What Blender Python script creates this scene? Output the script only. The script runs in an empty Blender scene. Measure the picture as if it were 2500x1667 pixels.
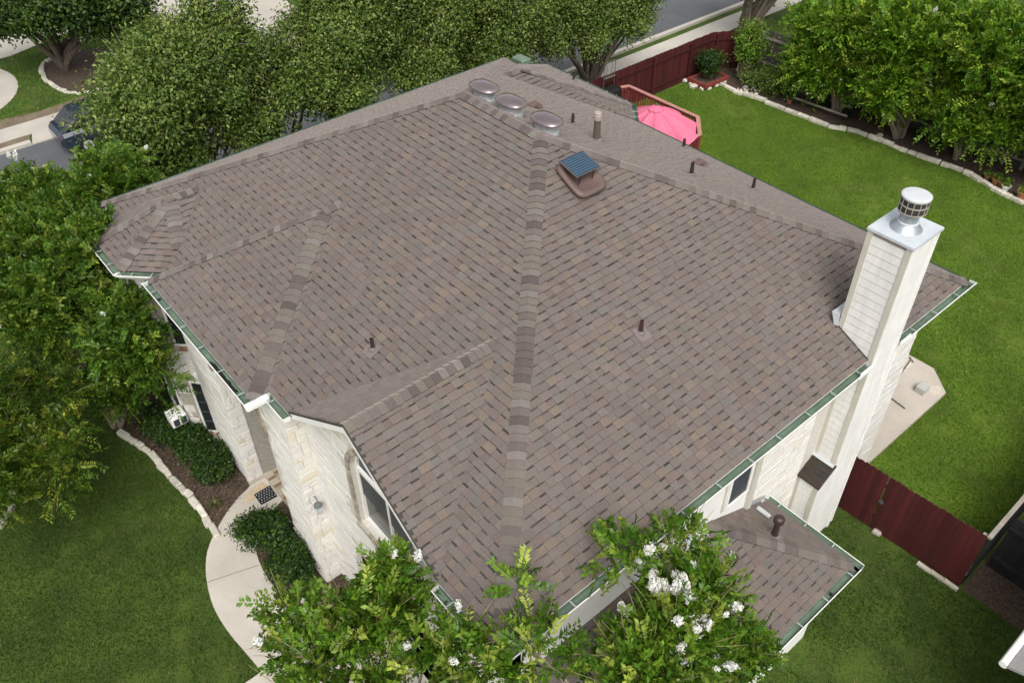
import bpy, bmesh, math, random
import numpy as np
from mathutils import Vector, Matrix

SC = bpy.context.scene
COL = SC.collection
R = math.radians
random.seed(7)
rng = np.random.default_rng(11)

# ------------------------------------------------------------------ camera
CAM = np.array([-3.463, -4.540, 16.434])
FW = np.array([0.48253884, 0.58456245, -0.65225992])
RT = np.array([0.76404306, -0.64503719, -0.01285387])
UP = np.array([0.4282458, 0.49215218, 0.75788638])
FPX, PX0, PY0 = 2067.13, 1250.0, 792.5          # focal length and principal point in pixels of the 2500 px wide photo
cam_data = bpy.data.cameras.new('camera')
cam_data.sensor_width = 36.0
cam_data.lens = FPX / 2500.0 * 36.0
cam_data.shift_y = -(833.5 - PY0) / 2500.0
cam_data.clip_end = 1500.0
cam = bpy.data.objects.new('camera', cam_data)
COL.objects.link(cam)
cam.matrix_world = Matrix(((RT[0], UP[0], -FW[0], CAM[0]), (RT[1], UP[1], -FW[1], CAM[1]), (RT[2], UP[2], -FW[2], CAM[2]), (0, 0, 0, 1)))
SC.camera = cam

# ------------------------------------------------------------------ sky, sun, exposure
SUN_EL, SUN_AZ = R(54), R(-124)                  # azimuth of the sun from +X towards +Y
world = bpy.data.worlds.new('World')
SC.world = world
world.use_nodes = True
wn, wl = world.node_tree.nodes, world.node_tree.links
wn.clear()
sky = wn.new('ShaderNodeTexSky')
sky.sky_type = 'NISHITA'
sky.sun_disc = False
sky.sun_elevation = SUN_EL
sky.sun_rotation = R(90) - SUN_AZ
sky.air_density = 1.0
sky.dust_density = 6.0
sky.ozone_density = 1.0
hs = wn.new('ShaderNodeHueSaturation')
hs.inputs['Saturation'].default_value = 0.25
bg = wn.new('ShaderNodeBackground')
bg.inputs['Strength'].default_value = 0.15
wo = wn.new('ShaderNodeOutputWorld')
wl.new(sky.outputs[0], hs.inputs['Color'])
wl.new(hs.outputs[0], bg.inputs['Color'])
wl.new(bg.outputs[0], wo.inputs['Surface'])
sun_data = bpy.data.lights.new('sun', 'SUN')
sun_data.energy = 1.05
sun_data.angle = R(26)
sun_data.color = (1.0, 0.96, 0.9)
sun = bpy.data.objects.new('sun', sun_data)
COL.objects.link(sun)
sdir = Vector((math.cos(SUN_EL) * math.cos(SUN_AZ), math.cos(SUN_EL) * math.sin(SUN_AZ), math.sin(SUN_EL)))
sun.rotation_euler = sdir.to_track_quat('Z', 'Y').to_euler()
sun.location = (0, 0, 40)
SC.view_settings.view_transform = 'Standard'
SC.view_settings.look = 'None'
SC.view_settings.exposure = 0.36
SC.view_settings.gamma = 1.0
SC.view_settings.use_curve_mapping = False
SC.render.engine = 'CYCLES'
SC.cycles.use_denoising = True
SC.cycles.max_bounces = 6
SC.cycles.transparent_max_bounces = 8

# ------------------------------------------------------------------ helpers
def G(u, v, z=0.0):
    """point of the horizontal plane z that the photo shows at pixel (u, v)"""
    d = FW + RT * (u - PX0) / FPX - UP * (v - PY0) / FPX
    t = (z - CAM[2]) / d[2]
    return CAM + t * d

def pix(p):
    d = np.asarray(p, float) - CAM
    z = d @ FW
    return np.array([PX0 + FPX * (d @ RT) / z, PY0 - FPX * (d @ UP) / z])

def pix_area(pts):
    q = np.array([pix(p) for p in pts])
    x, y = q[:, 0], q[:, 1]
    c = q.mean(0)
    if c[0] < -20 or c[0] > 2520 or c[1] < -20 or c[1] > 1680:
        return 0.0
    return 0.5 * abs(np.dot(x, np.roll(y, -1)) - np.dot(y, np.roll(x, -1)))

def new_mesh(name, verts, faces, mat=None, tints=None, smooth=False):
    me = bpy.data.meshes.new(name)
    me.from_pydata([tuple(map(float, v)) for v in verts], [], [tuple(f) for f in faces])
    if mat is not None:
        me.materials.append(mat)
    if tints is not None:
        at = me.attributes.new('tint', 'FLOAT_COLOR', 'FACE')
        at.data.foreach_set('color', np.asarray([(*t[:3], 1.0) for t in tints], dtype=np.float32).ravel())
    if smooth:
        me.polygons.foreach_set('use_smooth', [True] * len(me.polygons))
    me.update()
    return me

def big_mesh(name, verts, tri_or_quad, mat, tints=None, smooth=False):
    """fast mesh from numpy arrays; faces all of one size"""
    me = bpy.data.meshes.new(name)
    nf, k = tri_or_quad.shape
    me.vertices.add(len(verts))
    me.vertices.foreach_set('co', np.ascontiguousarray(verts, dtype=np.float32).ravel())
    me.loops.add(nf * k)
    me.loops.foreach_set('vertex_index', np.ascontiguousarray(tri_or_quad, dtype=np.int32).ravel())
    me.polygons.add(nf)
    me.polygons.foreach_set('loop_start', np.arange(0, nf * k, k, dtype=np.int32))
    me.polygons.foreach_set('loop_total', np.full(nf, k, dtype=np.int32))
    if smooth:
        me.polygons.foreach_set('use_smooth', np.ones(nf, dtype=bool))
    me.materials.append(mat)
    if tints is not None:
        at = me.attributes.new('tint', 'FLOAT_COLOR', 'FACE')
        c = np.ones((nf, 4), dtype=np.float32)
        c[:, :3] = tints
        at.data.foreach_set('color', c.ravel())
    me.update(calc_edges=True)
    return me

def link(name, me, parent=None, loc=None, rot=None):
    o = bpy.data.objects.new(name, me)
    COL.objects.link(o)
    if parent is not None:
        o.parent = parent
    if loc is not None:
        o.location = tuple(float(c) for c in loc)
    if rot is not None:
        o.rotation_euler = rot
    return o

def tag(o, label=None, cat=None, group=None, kind=None):
    if label: o['label'] = label
    if cat: o['category'] = cat
    if group: o['group'] = group
    if kind: o['kind'] = kind
    return o

def thing(name, label, cat, loc=(0, 0, 0), group=None, rz=0.0):
    o = link(name, None, None, loc, (0, 0, rz))
    o.empty_display_size = 0.3
    return tag(o, label, cat, group)

class MB:
    """collects shapes into one mesh"""
    def __init__(self):
        self.v, self.f, self.t = [], [], []
    def add(self, verts, faces, tint=(1, 1, 1)):
        n = len(self.v)
        self.v.extend([tuple(map(float, p)) for p in verts])
        for f in faces:
            self.f.append(tuple(i + n for i in f))
            self.t.append(tint)
        return self
    def box(self, x0, x1, y0, y1, z0, z1, tint=(1, 1, 1)):
        v = [(x0, y0, z0), (x1, y0, z0), (x1, y1, z0), (x0, y1, z0), (x0, y0, z1), (x1, y0, z1), (x1, y1, z1), (x0, y1, z1)]
        return self.add(v, [(0, 3, 2, 1), (4, 5, 6, 7), (0, 1, 5, 4), (1, 2, 6, 5), (2, 3, 7, 6), (3, 0, 4, 7)], tint)
    def bevbox(self, c, s, b=0.01, tint=(1, 1, 1), rot=None, jit=0.0):
        """box with chamfered edges: centre c, full size s"""
        hx, hy, hz = s[0] / 2, s[1] / 2, s[2] / 2
        b = min(b, hx * 0.8, hy * 0.8, hz * 0.8)
        bm = bmesh.new()
        bmesh.ops.create_cube(bm, size=1.0)
        for q in bm.verts:
            q.co = Vector((q.co.x * 2 * hx, q.co.y * 2 * hy, q.co.z * 2 * hz))
            if jit: q.co += Vector((random.uniform(-jit, jit), random.uniform(-jit, jit), random.uniform(-jit, jit)))
        bmesh.ops.bevel(bm, geom=bm.edges[:], offset=b, segments=1, affect='EDGES')
        M = rot if rot is not None else Matrix.Identity(3)
        bm.verts.index_update()
        vv = [M @ q.co + Vector(c) for q in bm.verts]
        ff = [[q.index for q in f.verts] for f in bm.faces]
        bm.free()
        return self.add(vv, ff, tint)
    def tube(self, pts, rad, seg=8, tint=(1, 1, 1), cap=True):
        pts = [Vector(p) for p in pts]
        rad = list(rad) if hasattr(rad, '__len__') else [rad] * len(pts)
        vv, ff = [], []
        for i, p in enumerate(pts):
            a = pts[max(i - 1, 0)]; b = pts[min(i + 1, len(pts) - 1)]
            d = (b - a)
            d = d.normalized() if d.length > 1e-9 else Vector((0, 0, 1))
            up = Vector((0, 0, 1)) if abs(d.z) < 0.95 else Vector((1, 0, 0))
            s = d.cross(up).normalized(); w = s.cross(d)
            for k in range(seg):
                th = 2 * math.pi * k / seg
                vv.append(p + (s * math.cos(th) + w * math.sin(th)) * rad[i])
        for i in range(len(pts) - 1):
            for k in range(seg):
                k2 = (k + 1) % seg
                ff.append((i * seg + k, i * seg + k2, (i + 1) * seg + k2, (i + 1) * seg + k))
        if cap:
            ff.append(tuple(range(seg - 1, -1, -1)))
            ff.append(tuple((len(pts) - 1) * seg + k for k in range(seg)))
        return self.add(vv, ff, tint)
    def lathe(self, prof, seg=20, c=(0, 0, 0), sx=1.0, sy=1.0, tint=(1, 1, 1), pw=1.0):
        vv, ff = [], []
        for r, z in prof:
            for k in range(seg):
                th = 2 * math.pi * k / seg
                cx, cy = math.cos(th), math.sin(th)
                if pw != 1.0:
                    cx = math.copysign(abs(cx) ** pw, cx); cy = math.copysign(abs(cy) ** pw, cy)
                vv.append((c[0] + r * sx * cx, c[1] + r * sy * cy, c[2] + z))
        for i in range(len(prof) - 1):
            for k in range(seg):
                k2 = (k + 1) % seg
                ff.append((i * seg + k, i * seg + k2, (i + 1) * seg + k2, (i + 1) * seg + k))
        ff.append(tuple(range(seg - 1, -1, -1)))
        ff.append(tuple((len(prof) - 1) * seg + k for k in range(seg)))
        return self.add(vv, ff, tint)
    def prism(self, poly, z0, z1, tint=(1, 1, 1)):
        n = len(poly)
        a = sum(poly[i][0] * poly[(i + 1) % n][1] - poly[(i + 1) % n][0] * poly[i][1] for i in range(n))
        if a < 0: poly = poly[::-1]
        v = [(p[0], p[1], z0) for p in poly] + [(p[0], p[1], z1) for p in poly]
        f = [tuple(range(n - 1, -1, -1)), tuple(range(n, 2 * n))]
        f += [(i, (i + 1) % n, n + (i + 1) % n, n + i) for i in range(n)]
        return self.add(v, f, tint)
    def build(self, name, mat, parent=None, loc=None, rot=None, smooth=False, tint=False):
        me = new_mesh(name, self.v, self.f, mat, self.t if tint else None, smooth)
        return link(name, me, parent, loc, rot)

# ------------------------------------------------------------------ materials
def _mat(name):
    m = bpy.data.materials.new(name)
    m.use_nodes = True
    nt = m.node_tree
    b = nt.nodes['Principled BSDF']
    return m, nt, b

def pmat(name, col, rough=0.7, metal=0.0, var=0.12, scale=6.0, bump=0.0, bscale=60.0, tint=False, col2=None, spec=0.4, stretch=None, fine=0.0, fscale=180.0, obj_rand=0.0, thr=None, coat=0.0):
    """procedural surface: base colour (times the piece's own tint) broken up by two octaves of noise"""
    m, nt, b = _mat(name)
    N, L = nt.nodes, nt.links
    tc = N.new('ShaderNodeTexCoord')
    src = tc.outputs['Object']
    if stretch:
        mp = N.new('ShaderNodeMapping')
        mp.inputs['Scale'].default_value = stretch
        L.new(src, mp.inputs[0]); src = mp.outputs[0]
    n1 = N.new('ShaderNodeTexNoise')
    n1.inputs['Scale'].default_value = scale; n1.inputs['Detail'].default_value = 6; n1.inputs['Roughness'].default_value = 0.62
    L.new(src, n1.inputs['Vector'])
    ramp = N.new('ShaderNodeValToRGB')
    c1 = [max(0, c * (1 - var)) for c in col]
    c2 = list(col2) if col2 else [min(1, c * (1 + var)) for c in col]
    lo, hi = thr if thr else (0.3, 0.7)
    ramp.color_ramp.elements[0].position = lo; ramp.color_ramp.elements[1].position = hi
    ramp.color_ramp.elements[0].color = (*c1, 1); ramp.color_ramp.elements[1].color = (*c2, 1)
    L.new(n1.outputs['Fac'], ramp.inputs['Fac'])
    out = ramp.outputs['Color']
    def mult(a, bsock):
        mx = N.new('ShaderNodeMix'); mx.data_type = 'RGBA'; mx.blend_type = 'MULTIPLY'; mx.inputs['Factor'].default_value = 1.0
        L.new(a, mx.inputs['A']); L.new(bsock, mx.inputs['B'])
        return mx.outputs['Result']
    if tint:
        at = N.new('ShaderNodeAttribute'); at.attribute_name = 'tint'
        out = mult(out, at.outputs['Color'])
    if fine:
        n2 = N.new('ShaderNodeTexNoise'); n2.inputs['Scale'].default_value = fscale; n2.inputs['Detail'].default_value = 2
        L.new(src, n2.inputs['Vector'])
        r2 = N.new('ShaderNodeMapRange'); r2.inputs['From Min'].default_value = 0.25; r2.inputs['From Max'].default_value = 0.75
        r2.inputs['To Min'].default_value = 1 - fine; r2.inputs['To Max'].default_value = 1 + fine
        L.new(n2.outputs['Fac'], r2.inputs['Value'])
        cb = N.new('ShaderNodeCombineColor')
        for k in range(3): L.new(r2.outputs[0], cb.inputs[k])
        out = mult(out, cb.outputs[0])
    if obj_rand:
        oi = N.new('ShaderNodeObjectInfo')
        r3 = N.new('ShaderNodeMapRange'); r3.inputs['To Min'].default_value = 1 - obj_rand; r3.inputs['To Max'].default_value = 1 + obj_rand
        L.new(oi.outputs['Random'], r3.inputs['Value'])
        cb = N.new('ShaderNodeCombineColor')
        for k in range(3): L.new(r3.outputs[0], cb.inputs[k])
        out = mult(out, cb.outputs[0])
    L.new(out, b.inputs['Base Color'])
    b.inputs['Roughness'].default_value = rough
    b.inputs['Metallic'].default_value = metal
    b.inputs['Specular IOR Level'].default_value = spec
    if coat: b.inputs['Coat Weight'].default_value = coat
    if bump:
        nb = N.new('ShaderNodeTexNoise'); nb.inputs['Scale'].default_value = bscale; nb.inputs['Detail'].default_value = 5
        L.new(src, nb.inputs['Vector'])
        bp = N.new('ShaderNodeBump'); bp.inputs['Strength'].default_value = bump; bp.inputs['Distance'].default_value = 0.02
        L.new(nb.outputs['Fac'], bp.inputs['Height']); L.new(bp.outputs[0], b.inputs['Normal'])
    return m

def leaf_mat(name, col, trans=0.3, rough=0.5):
    m, nt, b = _mat(name)
    N, L = nt.nodes, nt.links
    at = N.new('ShaderNodeAttribute'); at.attribute_name = 'tint'
    mx = N.new('ShaderNodeMix'); mx.data_type = 'RGBA'; mx.blend_type = 'MULTIPLY'; mx.inputs['Factor'].default_value = 1.0
    mx.inputs['A'].default_value = (*col, 1)
    L.new(at.outputs['Color'], mx.inputs['B'])
    L.new(mx.outputs['Result'], b.inputs['Base Color'])
    b.inputs['Roughness'].default_value = rough
    b.inputs['Specular IOR Level'].default_value = 0.35
    tr = N.new('ShaderNodeBsdfTranslucent')
    L.new(mx.outputs['Result'], tr.inputs['Color'])
    ms = N.new('ShaderNodeMixShader'); ms.inputs[0].default_value = trans
    L.new(b.outputs[0], ms.inputs[1]); L.new(tr.outputs[0], ms.inputs[2])
    L.new(ms.outputs[0], N['Material Output'].inputs['Surface'])
    return m

M = {}
M['shingle'] = pmat('shingle_granules', (1, 1, 1), 0.92, var=0.10, scale=0.45, tint=True, fine=0.3, fscale=95, spec=0.2, bump=0.25, bscale=150)
M['shingle'].node_tree.nodes['Principled BSDF'].inputs['Sheen Weight'].default_value = 0.6
M['shingle'].node_tree.nodes['Principled BSDF'].inputs['Sheen Roughness'].default_value = 0.3
M['shingle'].node_tree.nodes['Principled BSDF'].inputs['Sheen Tint'].default_value = (1.0, 0.87, 0.80, 1)
M['deckdark'] = pmat('roof_underlay', (0.05, 0.045, 0.04), 0.9)
M['white'] = pmat('white_paint', (0.84, 0.83, 0.805), 0.55, var=0.04, scale=3)
M['siding'] = pmat('painted_siding', (0.78, 0.77, 0.74), 0.6, var=0.10, scale=2.2, fine=0.05, fscale=40, stretch=(3, 3, 0.5), obj_rand=0.025)
M['cornerboard'] = pmat('corner_board_paint', (0.56, 0.535, 0.46), 0.6, var=0.06, scale=3)
M['stone'] = pmat('limestone', (1, 1, 1), 0.9, var=0.10, scale=7, tint=True, bump=0.5, bscale=26, fine=0.10, fscale=55)
M['mortarlight'] = pmat('white_mortar', (0.60, 0.575, 0.52), 0.95, var=0.10, scale=14, bump=0.3, bscale=60)
M['mortar'] = pmat('mortar', (0.40, 0.365, 0.30), 0.95, var=0.15, scale=14, bump=0.4, bscale=60)
M['graystone'] = pmat('grey_stone', (0.36, 0.34, 0.29), 0.92, var=0.28, scale=9, bump=0.6, bscale=22, stretch=(1, 1, 3.0))
M['brick'] = pmat('paver_brick', (1, 1, 1), 0.9, var=0.15, scale=12, tint=True, bump=0.3)
M['gutter_in'] = pmat('gutter_green_paint', (0.13, 0.19, 0.135), 0.35, var=0.22, scale=2.6, fine=0.10, fscale=25, spec=0.5)
M['gutter_out'] = pmat('gutter_white_paint', (0.80, 0.795, 0.76), 0.4, var=0.04, scale=3)
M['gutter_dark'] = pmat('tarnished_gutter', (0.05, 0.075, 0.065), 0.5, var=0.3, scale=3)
M['galv'] = pmat('galvanised_steel', (0.60, 0.63, 0.65), 0.35, metal=0.45, var=0.10, scale=5)
M['strap'] = pmat('gutter_strap_metal', (0.42, 0.45, 0.45), 0.5, metal=0.3, var=0.06, scale=20)
M['chimcap'] = pmat('chimney_cap_metal', (0.50, 0.54, 0.57), 0.5, metal=0.0, var=0.10, scale=3.5, fine=0.05, fscale=30)
M['flue'] = pmat('flue_steel', (0.42, 0.47, 0.50), 0.35, metal=0.7, var=0.08, scale=6)
M['mesh_dark'] = pmat('dark_screen', (0.035, 0.033, 0.03), 0.8)
M['bandgrey'] = pmat('weathered_band', (0.34, 0.31, 0.26), 0.6, var=0.2, scale=20)
M['capwhite'] = pmat('cap_white', (0.52, 0.54, 0.555), 0.4, var=0.05, scale=8)
M['vent'] = pmat('brown_vent_paint', (0.045, 0.026, 0.021), 0.45, var=0.12, scale=9, spec=0.5)
M['pipegrey'] = pmat('brown_grey_pipe', (0.115, 0.085, 0.07), 0.5, var=0.12, scale=9)
M['pipecap'] = pmat('pale_pipe_cap', (0.34, 0.29, 0.27), 0.5, var=0.1, scale=9)
M['ventmet'] = pmat('bronze_vent_hood', (0.46, 0.38, 0.365), 0.14, metal=0.92, var=0.12, scale=4)
M['ventbrown'] = pmat('brown_plastic', (0.125, 0.084, 0.074), 0.5, var=0.10, scale=6)
M['boot'] = pmat('pipe_boot', (0.17, 0.14, 0.135), 0.6, var=0.1, scale=12)
M['solar'] = pmat('solar_cells', (0.018, 0.048, 0.085), 0.2, var=0.15, scale=12, spec=0.6, coat=0.5)
M['solarline'] = pmat('solar_busbar', (0.11, 0.17, 0.22), 0.4, var=0.05)
M['glass'] = pmat('window_screen_glass', (0.042, 0.050, 0.060), 0.42, var=0.3, scale=1.6, spec=0.3)
M['glass2'] = pmat('dark_glass', (0.022, 0.027, 0.028), 0.15, var=0.2, scale=2, spec=0.5)
M['muntin'] = pmat('muntin_grey', (0.11, 0.12, 0.12), 0.5)
M['concrete'] = pmat('exposed_concrete', (0.47, 0.435, 0.38), 0.9, var=0.12, scale=0.9, fine=0.16, fscale=70, bump=0.2, bscale=120)
M['concrete2'] = pmat('street_concrete', (0.43, 0.40, 0.345), 0.9, var=0.14, scale=0.5, fine=0.10, fscale=40)
M['patio'] = pmat('patio_concrete', (0.46, 0.41, 0.35), 0.9, var=0.14, scale=0.8, fine=0.14, fscale=55, bump=0.2)
M['joint'] = pmat('concrete_joint', (0.16, 0.15, 0.13), 0.95)
M['asphalt'] = pmat('asphalt', (0.095, 0.10, 0.108), 0.95, var=0.15, scale=0.6, fine=0.2, fscale=60)
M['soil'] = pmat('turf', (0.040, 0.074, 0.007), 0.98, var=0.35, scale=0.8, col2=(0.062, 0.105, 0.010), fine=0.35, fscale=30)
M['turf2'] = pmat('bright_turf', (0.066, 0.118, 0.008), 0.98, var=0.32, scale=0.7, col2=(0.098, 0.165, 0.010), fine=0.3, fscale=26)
M['dirt'] = pmat('bare_dirt', (0.16, 0.125, 0.085), 0.98, var=0.3, scale=2, fine=0.25, fscale=40)
M['mulch'] = pmat('mulch', (0.055, 0.038, 0.028), 0.98, var=0.5, scale=14, col2=(0.12, 0.082, 0.058), bump=1.0, bscale=45, fine=0.35, fscale=60)
M['chip'] = pmat('mulch_chip', (1, 1, 1), 0.95, var=0.2, scale=20, tint=True)
M['edging'] = pmat('edging_limestone', (0.52, 0.49, 0.41), 0.92, var=0.22, scale=5, bump=0.6, bscale=22, fine=0.12, fscale=60, obj_rand=0.14)
M['rock'] = pmat('pale_rock', (0.5, 0.46, 0.39), 0.92, var=0.2, scale=8, bump=0.5, bscale=30, obj_rand=0.2)
M['redwood'] = pmat('red_stain', (0.058, 0.0075, 0.008), 0.75, var=0.22, scale=3.5, stretch=(1, 1, 0.15), fine=0.12, fscale=25, obj_rand=0.3)
M['deckwood'] = pmat('red_deck_stain', (0.20, 0.042, 0.034), 0.7, var=0.2, scale=3, obj_rand=0.1)
M['railcap'] = pmat('faded_red_rail', (0.42, 0.20, 0.17), 0.7, var=0.12, scale=4)
M['weathered'] = pmat('weathered_board', (0.085, 0.075, 0.066), 0.9, var=0.3, scale=4, stretch=(1, 1, 0.12), obj_rand=0.25)
M['rail_grey'] = pmat('weathered_rail', (0.27, 0.245, 0.205), 0.9, var=0.2, scale=5)
M['blackwood'] = pmat('black_stained_board', (0.014, 0.014, 0.015), 0.85, var=0.3, scale=4, stretch=(1, 1, 0.12), obj_rand=0.3)
M['pink'] = pmat('pink_canvas', (0.62, 0.145, 0.235), 0.8, var=0.12, scale=2.5, fine=0.04, fscale=60)
M['black'] = pmat('black_steel', (0.014, 0.015, 0.014), 0.45, var=0.2, scale=8)
M['steel'] = pmat('grey_steel_tube', (0.16, 0.155, 0.14), 0.5, metal=0.4)
M['rubber'] = pmat('rubber_mat', (0.014, 0.015, 0.017), 0.8, var=0.2)
M['terracotta'] = pmat('terracotta', (0.30, 0.115, 0.06), 0.85, var=0.15, scale=9, obj_rand=0.2)
M['whitepot'] = pmat('white_pot', (0.6, 0.62, 0.58), 0.5)
M['bark'] = pmat('bark', (0.115, 0.092, 0.07), 0.95, var=0.35, scale=7, stretch=(1, 1, 0.3), bump=0.8, bscale=18)
M['barkpale'] = pmat('pale_bark', (0.25, 0.205, 0.16), 0.9, var=0.25, scale=6, stretch=(1, 1, 0.3), bump=0.4, bscale=16)
M['twig'] = pmat('green_twig', (0.22, 0.20, 0.09), 0.8, var=0.2)
M['carpaint'] = pmat('dark_blue_car_paint', (0.012, 0.02, 0.04), 0.25, var=0.05, spec=0.6, coat=0.8)
M['carglass'] = pmat('car_glass', (0.02, 0.025, 0.03), 0.08, spec=0.6)
M['tyre'] = pmat('tyre', (0.015, 0.015, 0.015), 0.9)
M['debris'] = pmat('wet_leaf_debris', (0.012, 0.011, 0.009), 0.9, var=0.4, scale=30, bump=0.8, bscale=50)
M['lampglass'] = pmat('lantern_glass', (0.5, 0.55, 0.58), 0.2, var=0.1)
M['pewter'] = pmat('pewter', (0.2, 0.21, 0.21), 0.4, metal=0.6)
M['greybox'] = pmat('grey_plastic', (0.43, 0.44, 0.41), 0.6, var=0.05)
M['efflor'] = pmat('chalky_stain', (0.55, 0.49, 0.41), 0.95, var=0.12, scale=5)
M['ruststain'] = pmat('rust_stained_concrete', (0.43, 0.34, 0.235), 0.92, var=0.22, scale=4, fine=0.14, fscale=70)
M['grass'] = leaf_mat('grass_blade', (1, 1, 1), 0.3, 0.6)
M['leaf'] = leaf_mat('leaf', (1, 1, 1), 0.32, 0.45)
M['petal'] = leaf_mat('petal', (0.86, 0.86, 0.82), 0.2, 0.7)
M['neighroof'] = pmat('grey_composition_roof', (0.28, 0.27, 0.26), 0.9, var=0.12, scale=8)

# ------------------------------------------------------------------ ground, lawns, paving
def sheet(name, poly, z, mat, th=0.0):
    mb = MB()
    if th: mb.prism(poly, z - th, z)
    else:
        n = len(poly)
        a = sum(poly[i][0] * poly[(i + 1) % n][1] - poly[(i + 1) % n][0] * poly[i][1] for i in range(n))
        mb.add([(p[0], p[1], z) for p in (poly if a > 0 else poly[::-1])], [tuple(range(n))])
    return tag(mb.build(name, M[mat]), kind='structure')

def chaikin(p, n=2, closed=False):
    p = [np.array(q, float) for q in p]
    for _ in range(n):
        q = [] if closed else [p[0]]
        m = len(p) if closed else len(p) - 1
        for i in range(m):
            a, b = p[i], p[(i + 1) % len(p)]
            q += [a * 0.75 + b * 0.25, a * 0.25 + b * 0.75]
        if not closed: q.append(p[-1])
        p = q
    return [tuple(x) for x in p]

sheet('ground', [(-350, -350), (450, -350), (450, 450), (-350, 450)], 0.0, 'soil')
path_l = chaikin([(0.34, 9.98), (-0.02, 9.75), (-0.59, 9.56), (-1.25, 9.1), (-1.64, 8.73), (-1.89, 8.3), (-2.06, 7.83), (-2.2, 7.21), (-2.2, 6.49), (-2.14, 5.98), (-2.07, 5.28)], 2)
path_r = chaikin([(-1.0, 5.28), (-0.95, 6.38), (-0.95, 7.28), (-0.86, 7.9), (-0.5, 8.5), (0.34, 8.85)], 2)
PATH = path_l + path_r
sheet('front_path', PATH, 0.04, 'concrete', 0.06)
DRIVE = [(-14, 0.4), (0.38, 0.4), (0.38, 5.28), (-14, 5.28)]
sheet('driveway', DRIVE, 0.036, 'concrete', 0.06)
mbj = MB()
for (u0, v0, u1, v1) in ((507, 1423, 634, 1381), (612, 1585, 673, 1543)):
    a, b = G(u0, v0), G(u1, v1)
    d = (b - a) / np.linalg.norm(b - a); w = np.array([-d[1], d[0], 0]) * 0.008
    mbj.add([(a - w)[:2].tolist() + [0.0435], (b - w)[:2].tolist() + [0.0435], (b + w)[:2].tolist() + [0.0435], (a + w)[:2].tolist() + [0.0435]], [(0, 1, 2, 3)])
tag(mbj.build('path_joint', M['joint']), kind='structure')
BED1 = chaikin([(-1.9, 13.6), (-1.74, 13.31), (-1.65, 12.88), (-1.5, 12.31), (-1.43, 11.51), (-1.38, 10.7), (-1.29, 10.28), (-1.29, 9.72), (-1.34, 8.98), (-0.59, 9.5), (0.0, 9.7), (0.0, 11.2), (-0.4, 11.9), (-0.4, 14.5), (-1.6, 15.0)], 1, True)
sheet('mulch_bed', BED1, 0.022, 'mulch')
BED2 = [(-0.98, 5.3), (-0.94, 6.38), (-0.94, 7.28), (-0.84, 7.9), (-0.48, 8.5), (0.2, 8.78), (0.38, 8.8), (0.38, 5.3)]
sheet('mulch_bed', BED2, 0.022, 'mulch')
RING = (-5.62, 13.4, 1.05)
ringp = [(RING[0] + RING[2] * math.cos(t), RING[1] + RING[2] * math.sin(t)) for t in np.linspace(0, 2 * math.pi, 28)[:-1]]
sheet('mulch_bed', ringp, 0.022, 'mulch')
EDGE_B = [(26.02, 16.57), (25.94, 15.51), (26.11, 14.4), (26.12, 13.13), (26.15, 12.18), (26.19, 11.1), (26.6, 10.21), (26.68, 9.2), (26.69, 8.21), (26.75, 7.45), (26.85, 6.46), (26.85, 5.46), (26.58, 4.54), (26.41, 3.74), (26.39, 3.3), (26.3, 1.5), (26.5, -2.6)]
BED3 = [tuple(p) for p in EDGE_B] + [(28.7, -2.6), (28.7, 16.6), (27.2, 17.6), (26.6, 17.6)]
sheet('mulch_bed', BED3, 0.022, 'mulch')
PATIO = [(11.9, 4.6), (11.9, 0.33), (15.6, 0.33), (16.23, 1.03), (16.22, 1.91), (16.22, 4.6)]
sheet('patio', PATIO, 0.10, 'patio', 0.14)
sheet('back_lawn', [(10.36, -2.75), (28.7, -2.75), (28.7, 17.75), (10.36, 17.75)], 0.003, 'turf2')
sheet('street', [(-60, 22.0), (90, 22.0), (90, 31.2), (-60, 31.2)], 0.004, 'asphalt')
sheet('sidewalk', [(-60, 20.1), (90, 20.1), (90, 21.35), (-60, 21.35)], 0.03, 'concrete2', 0.05)
sheet('kerb', [(-60, 21.75), (90, 21.75), (90, 22.0), (-60, 22.0)], 0.13, 'concrete2', 0.15)
sheet('kerb', [(-60, 31.2), (1.3, 31.2), (1.3, 31.5), (-60, 31.5)], 0.13, 'concrete2', 0.15)
sheet('kerb', [(5.0, 31.2), (90, 31.2), (90, 31.5), (5.0, 31.5)], 0.13, 'concrete2', 0.15)
sheet('driveway_apron', [(1.3, 31.2), (5.0, 31.2), (4.4, 33.2), (1.9, 33.2)], 0.05, 'concrete2', 0.06)
sheet('sidewalk', [(-60, 32.2), (90, 32.2), (90, 33.4), (-60, 33.4)], 0.03, 'concrete2', 0.05)
sheet('driveway', [(9.8, 31.5), (16.5, 31.5), (17.5, 60), (10.6, 60)], 0.036, 'concrete2', 0.05)
cd = (-1.2, 38.4, 3.9)
sheet('driveway', [(cd[0] + cd[2] * math.cos(t), cd[1] + cd[2] * math.sin(t)) for t in np.linspace(0, 2 * math.pi, 40)[:-1]], 0.034, 'concrete2', 0.05)
sheet('footpath', [(-8, 41.6), (0.5, 41.2), (3.2, 41.0), (6.5, 42.2), (8.5, 44.0), (8.5, 46.0), (5.5, 44.6), (3.0, 43.4), (-8, 43.6)], 0.034, 'concrete2', 0.05)
sheet('dirt_strip', [(-6, 33.4), (4.6, 33.4), (4.4, 34.4), (2.5, 34.1), (0, 34.6), (-6, 34.5)], 0.008, 'dirt')
sheet('dirt_strip', [(-6, 31.5), (1.3, 31.5), (1.5, 32.2), (-6, 32.2)], 0.008, 'dirt')
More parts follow.
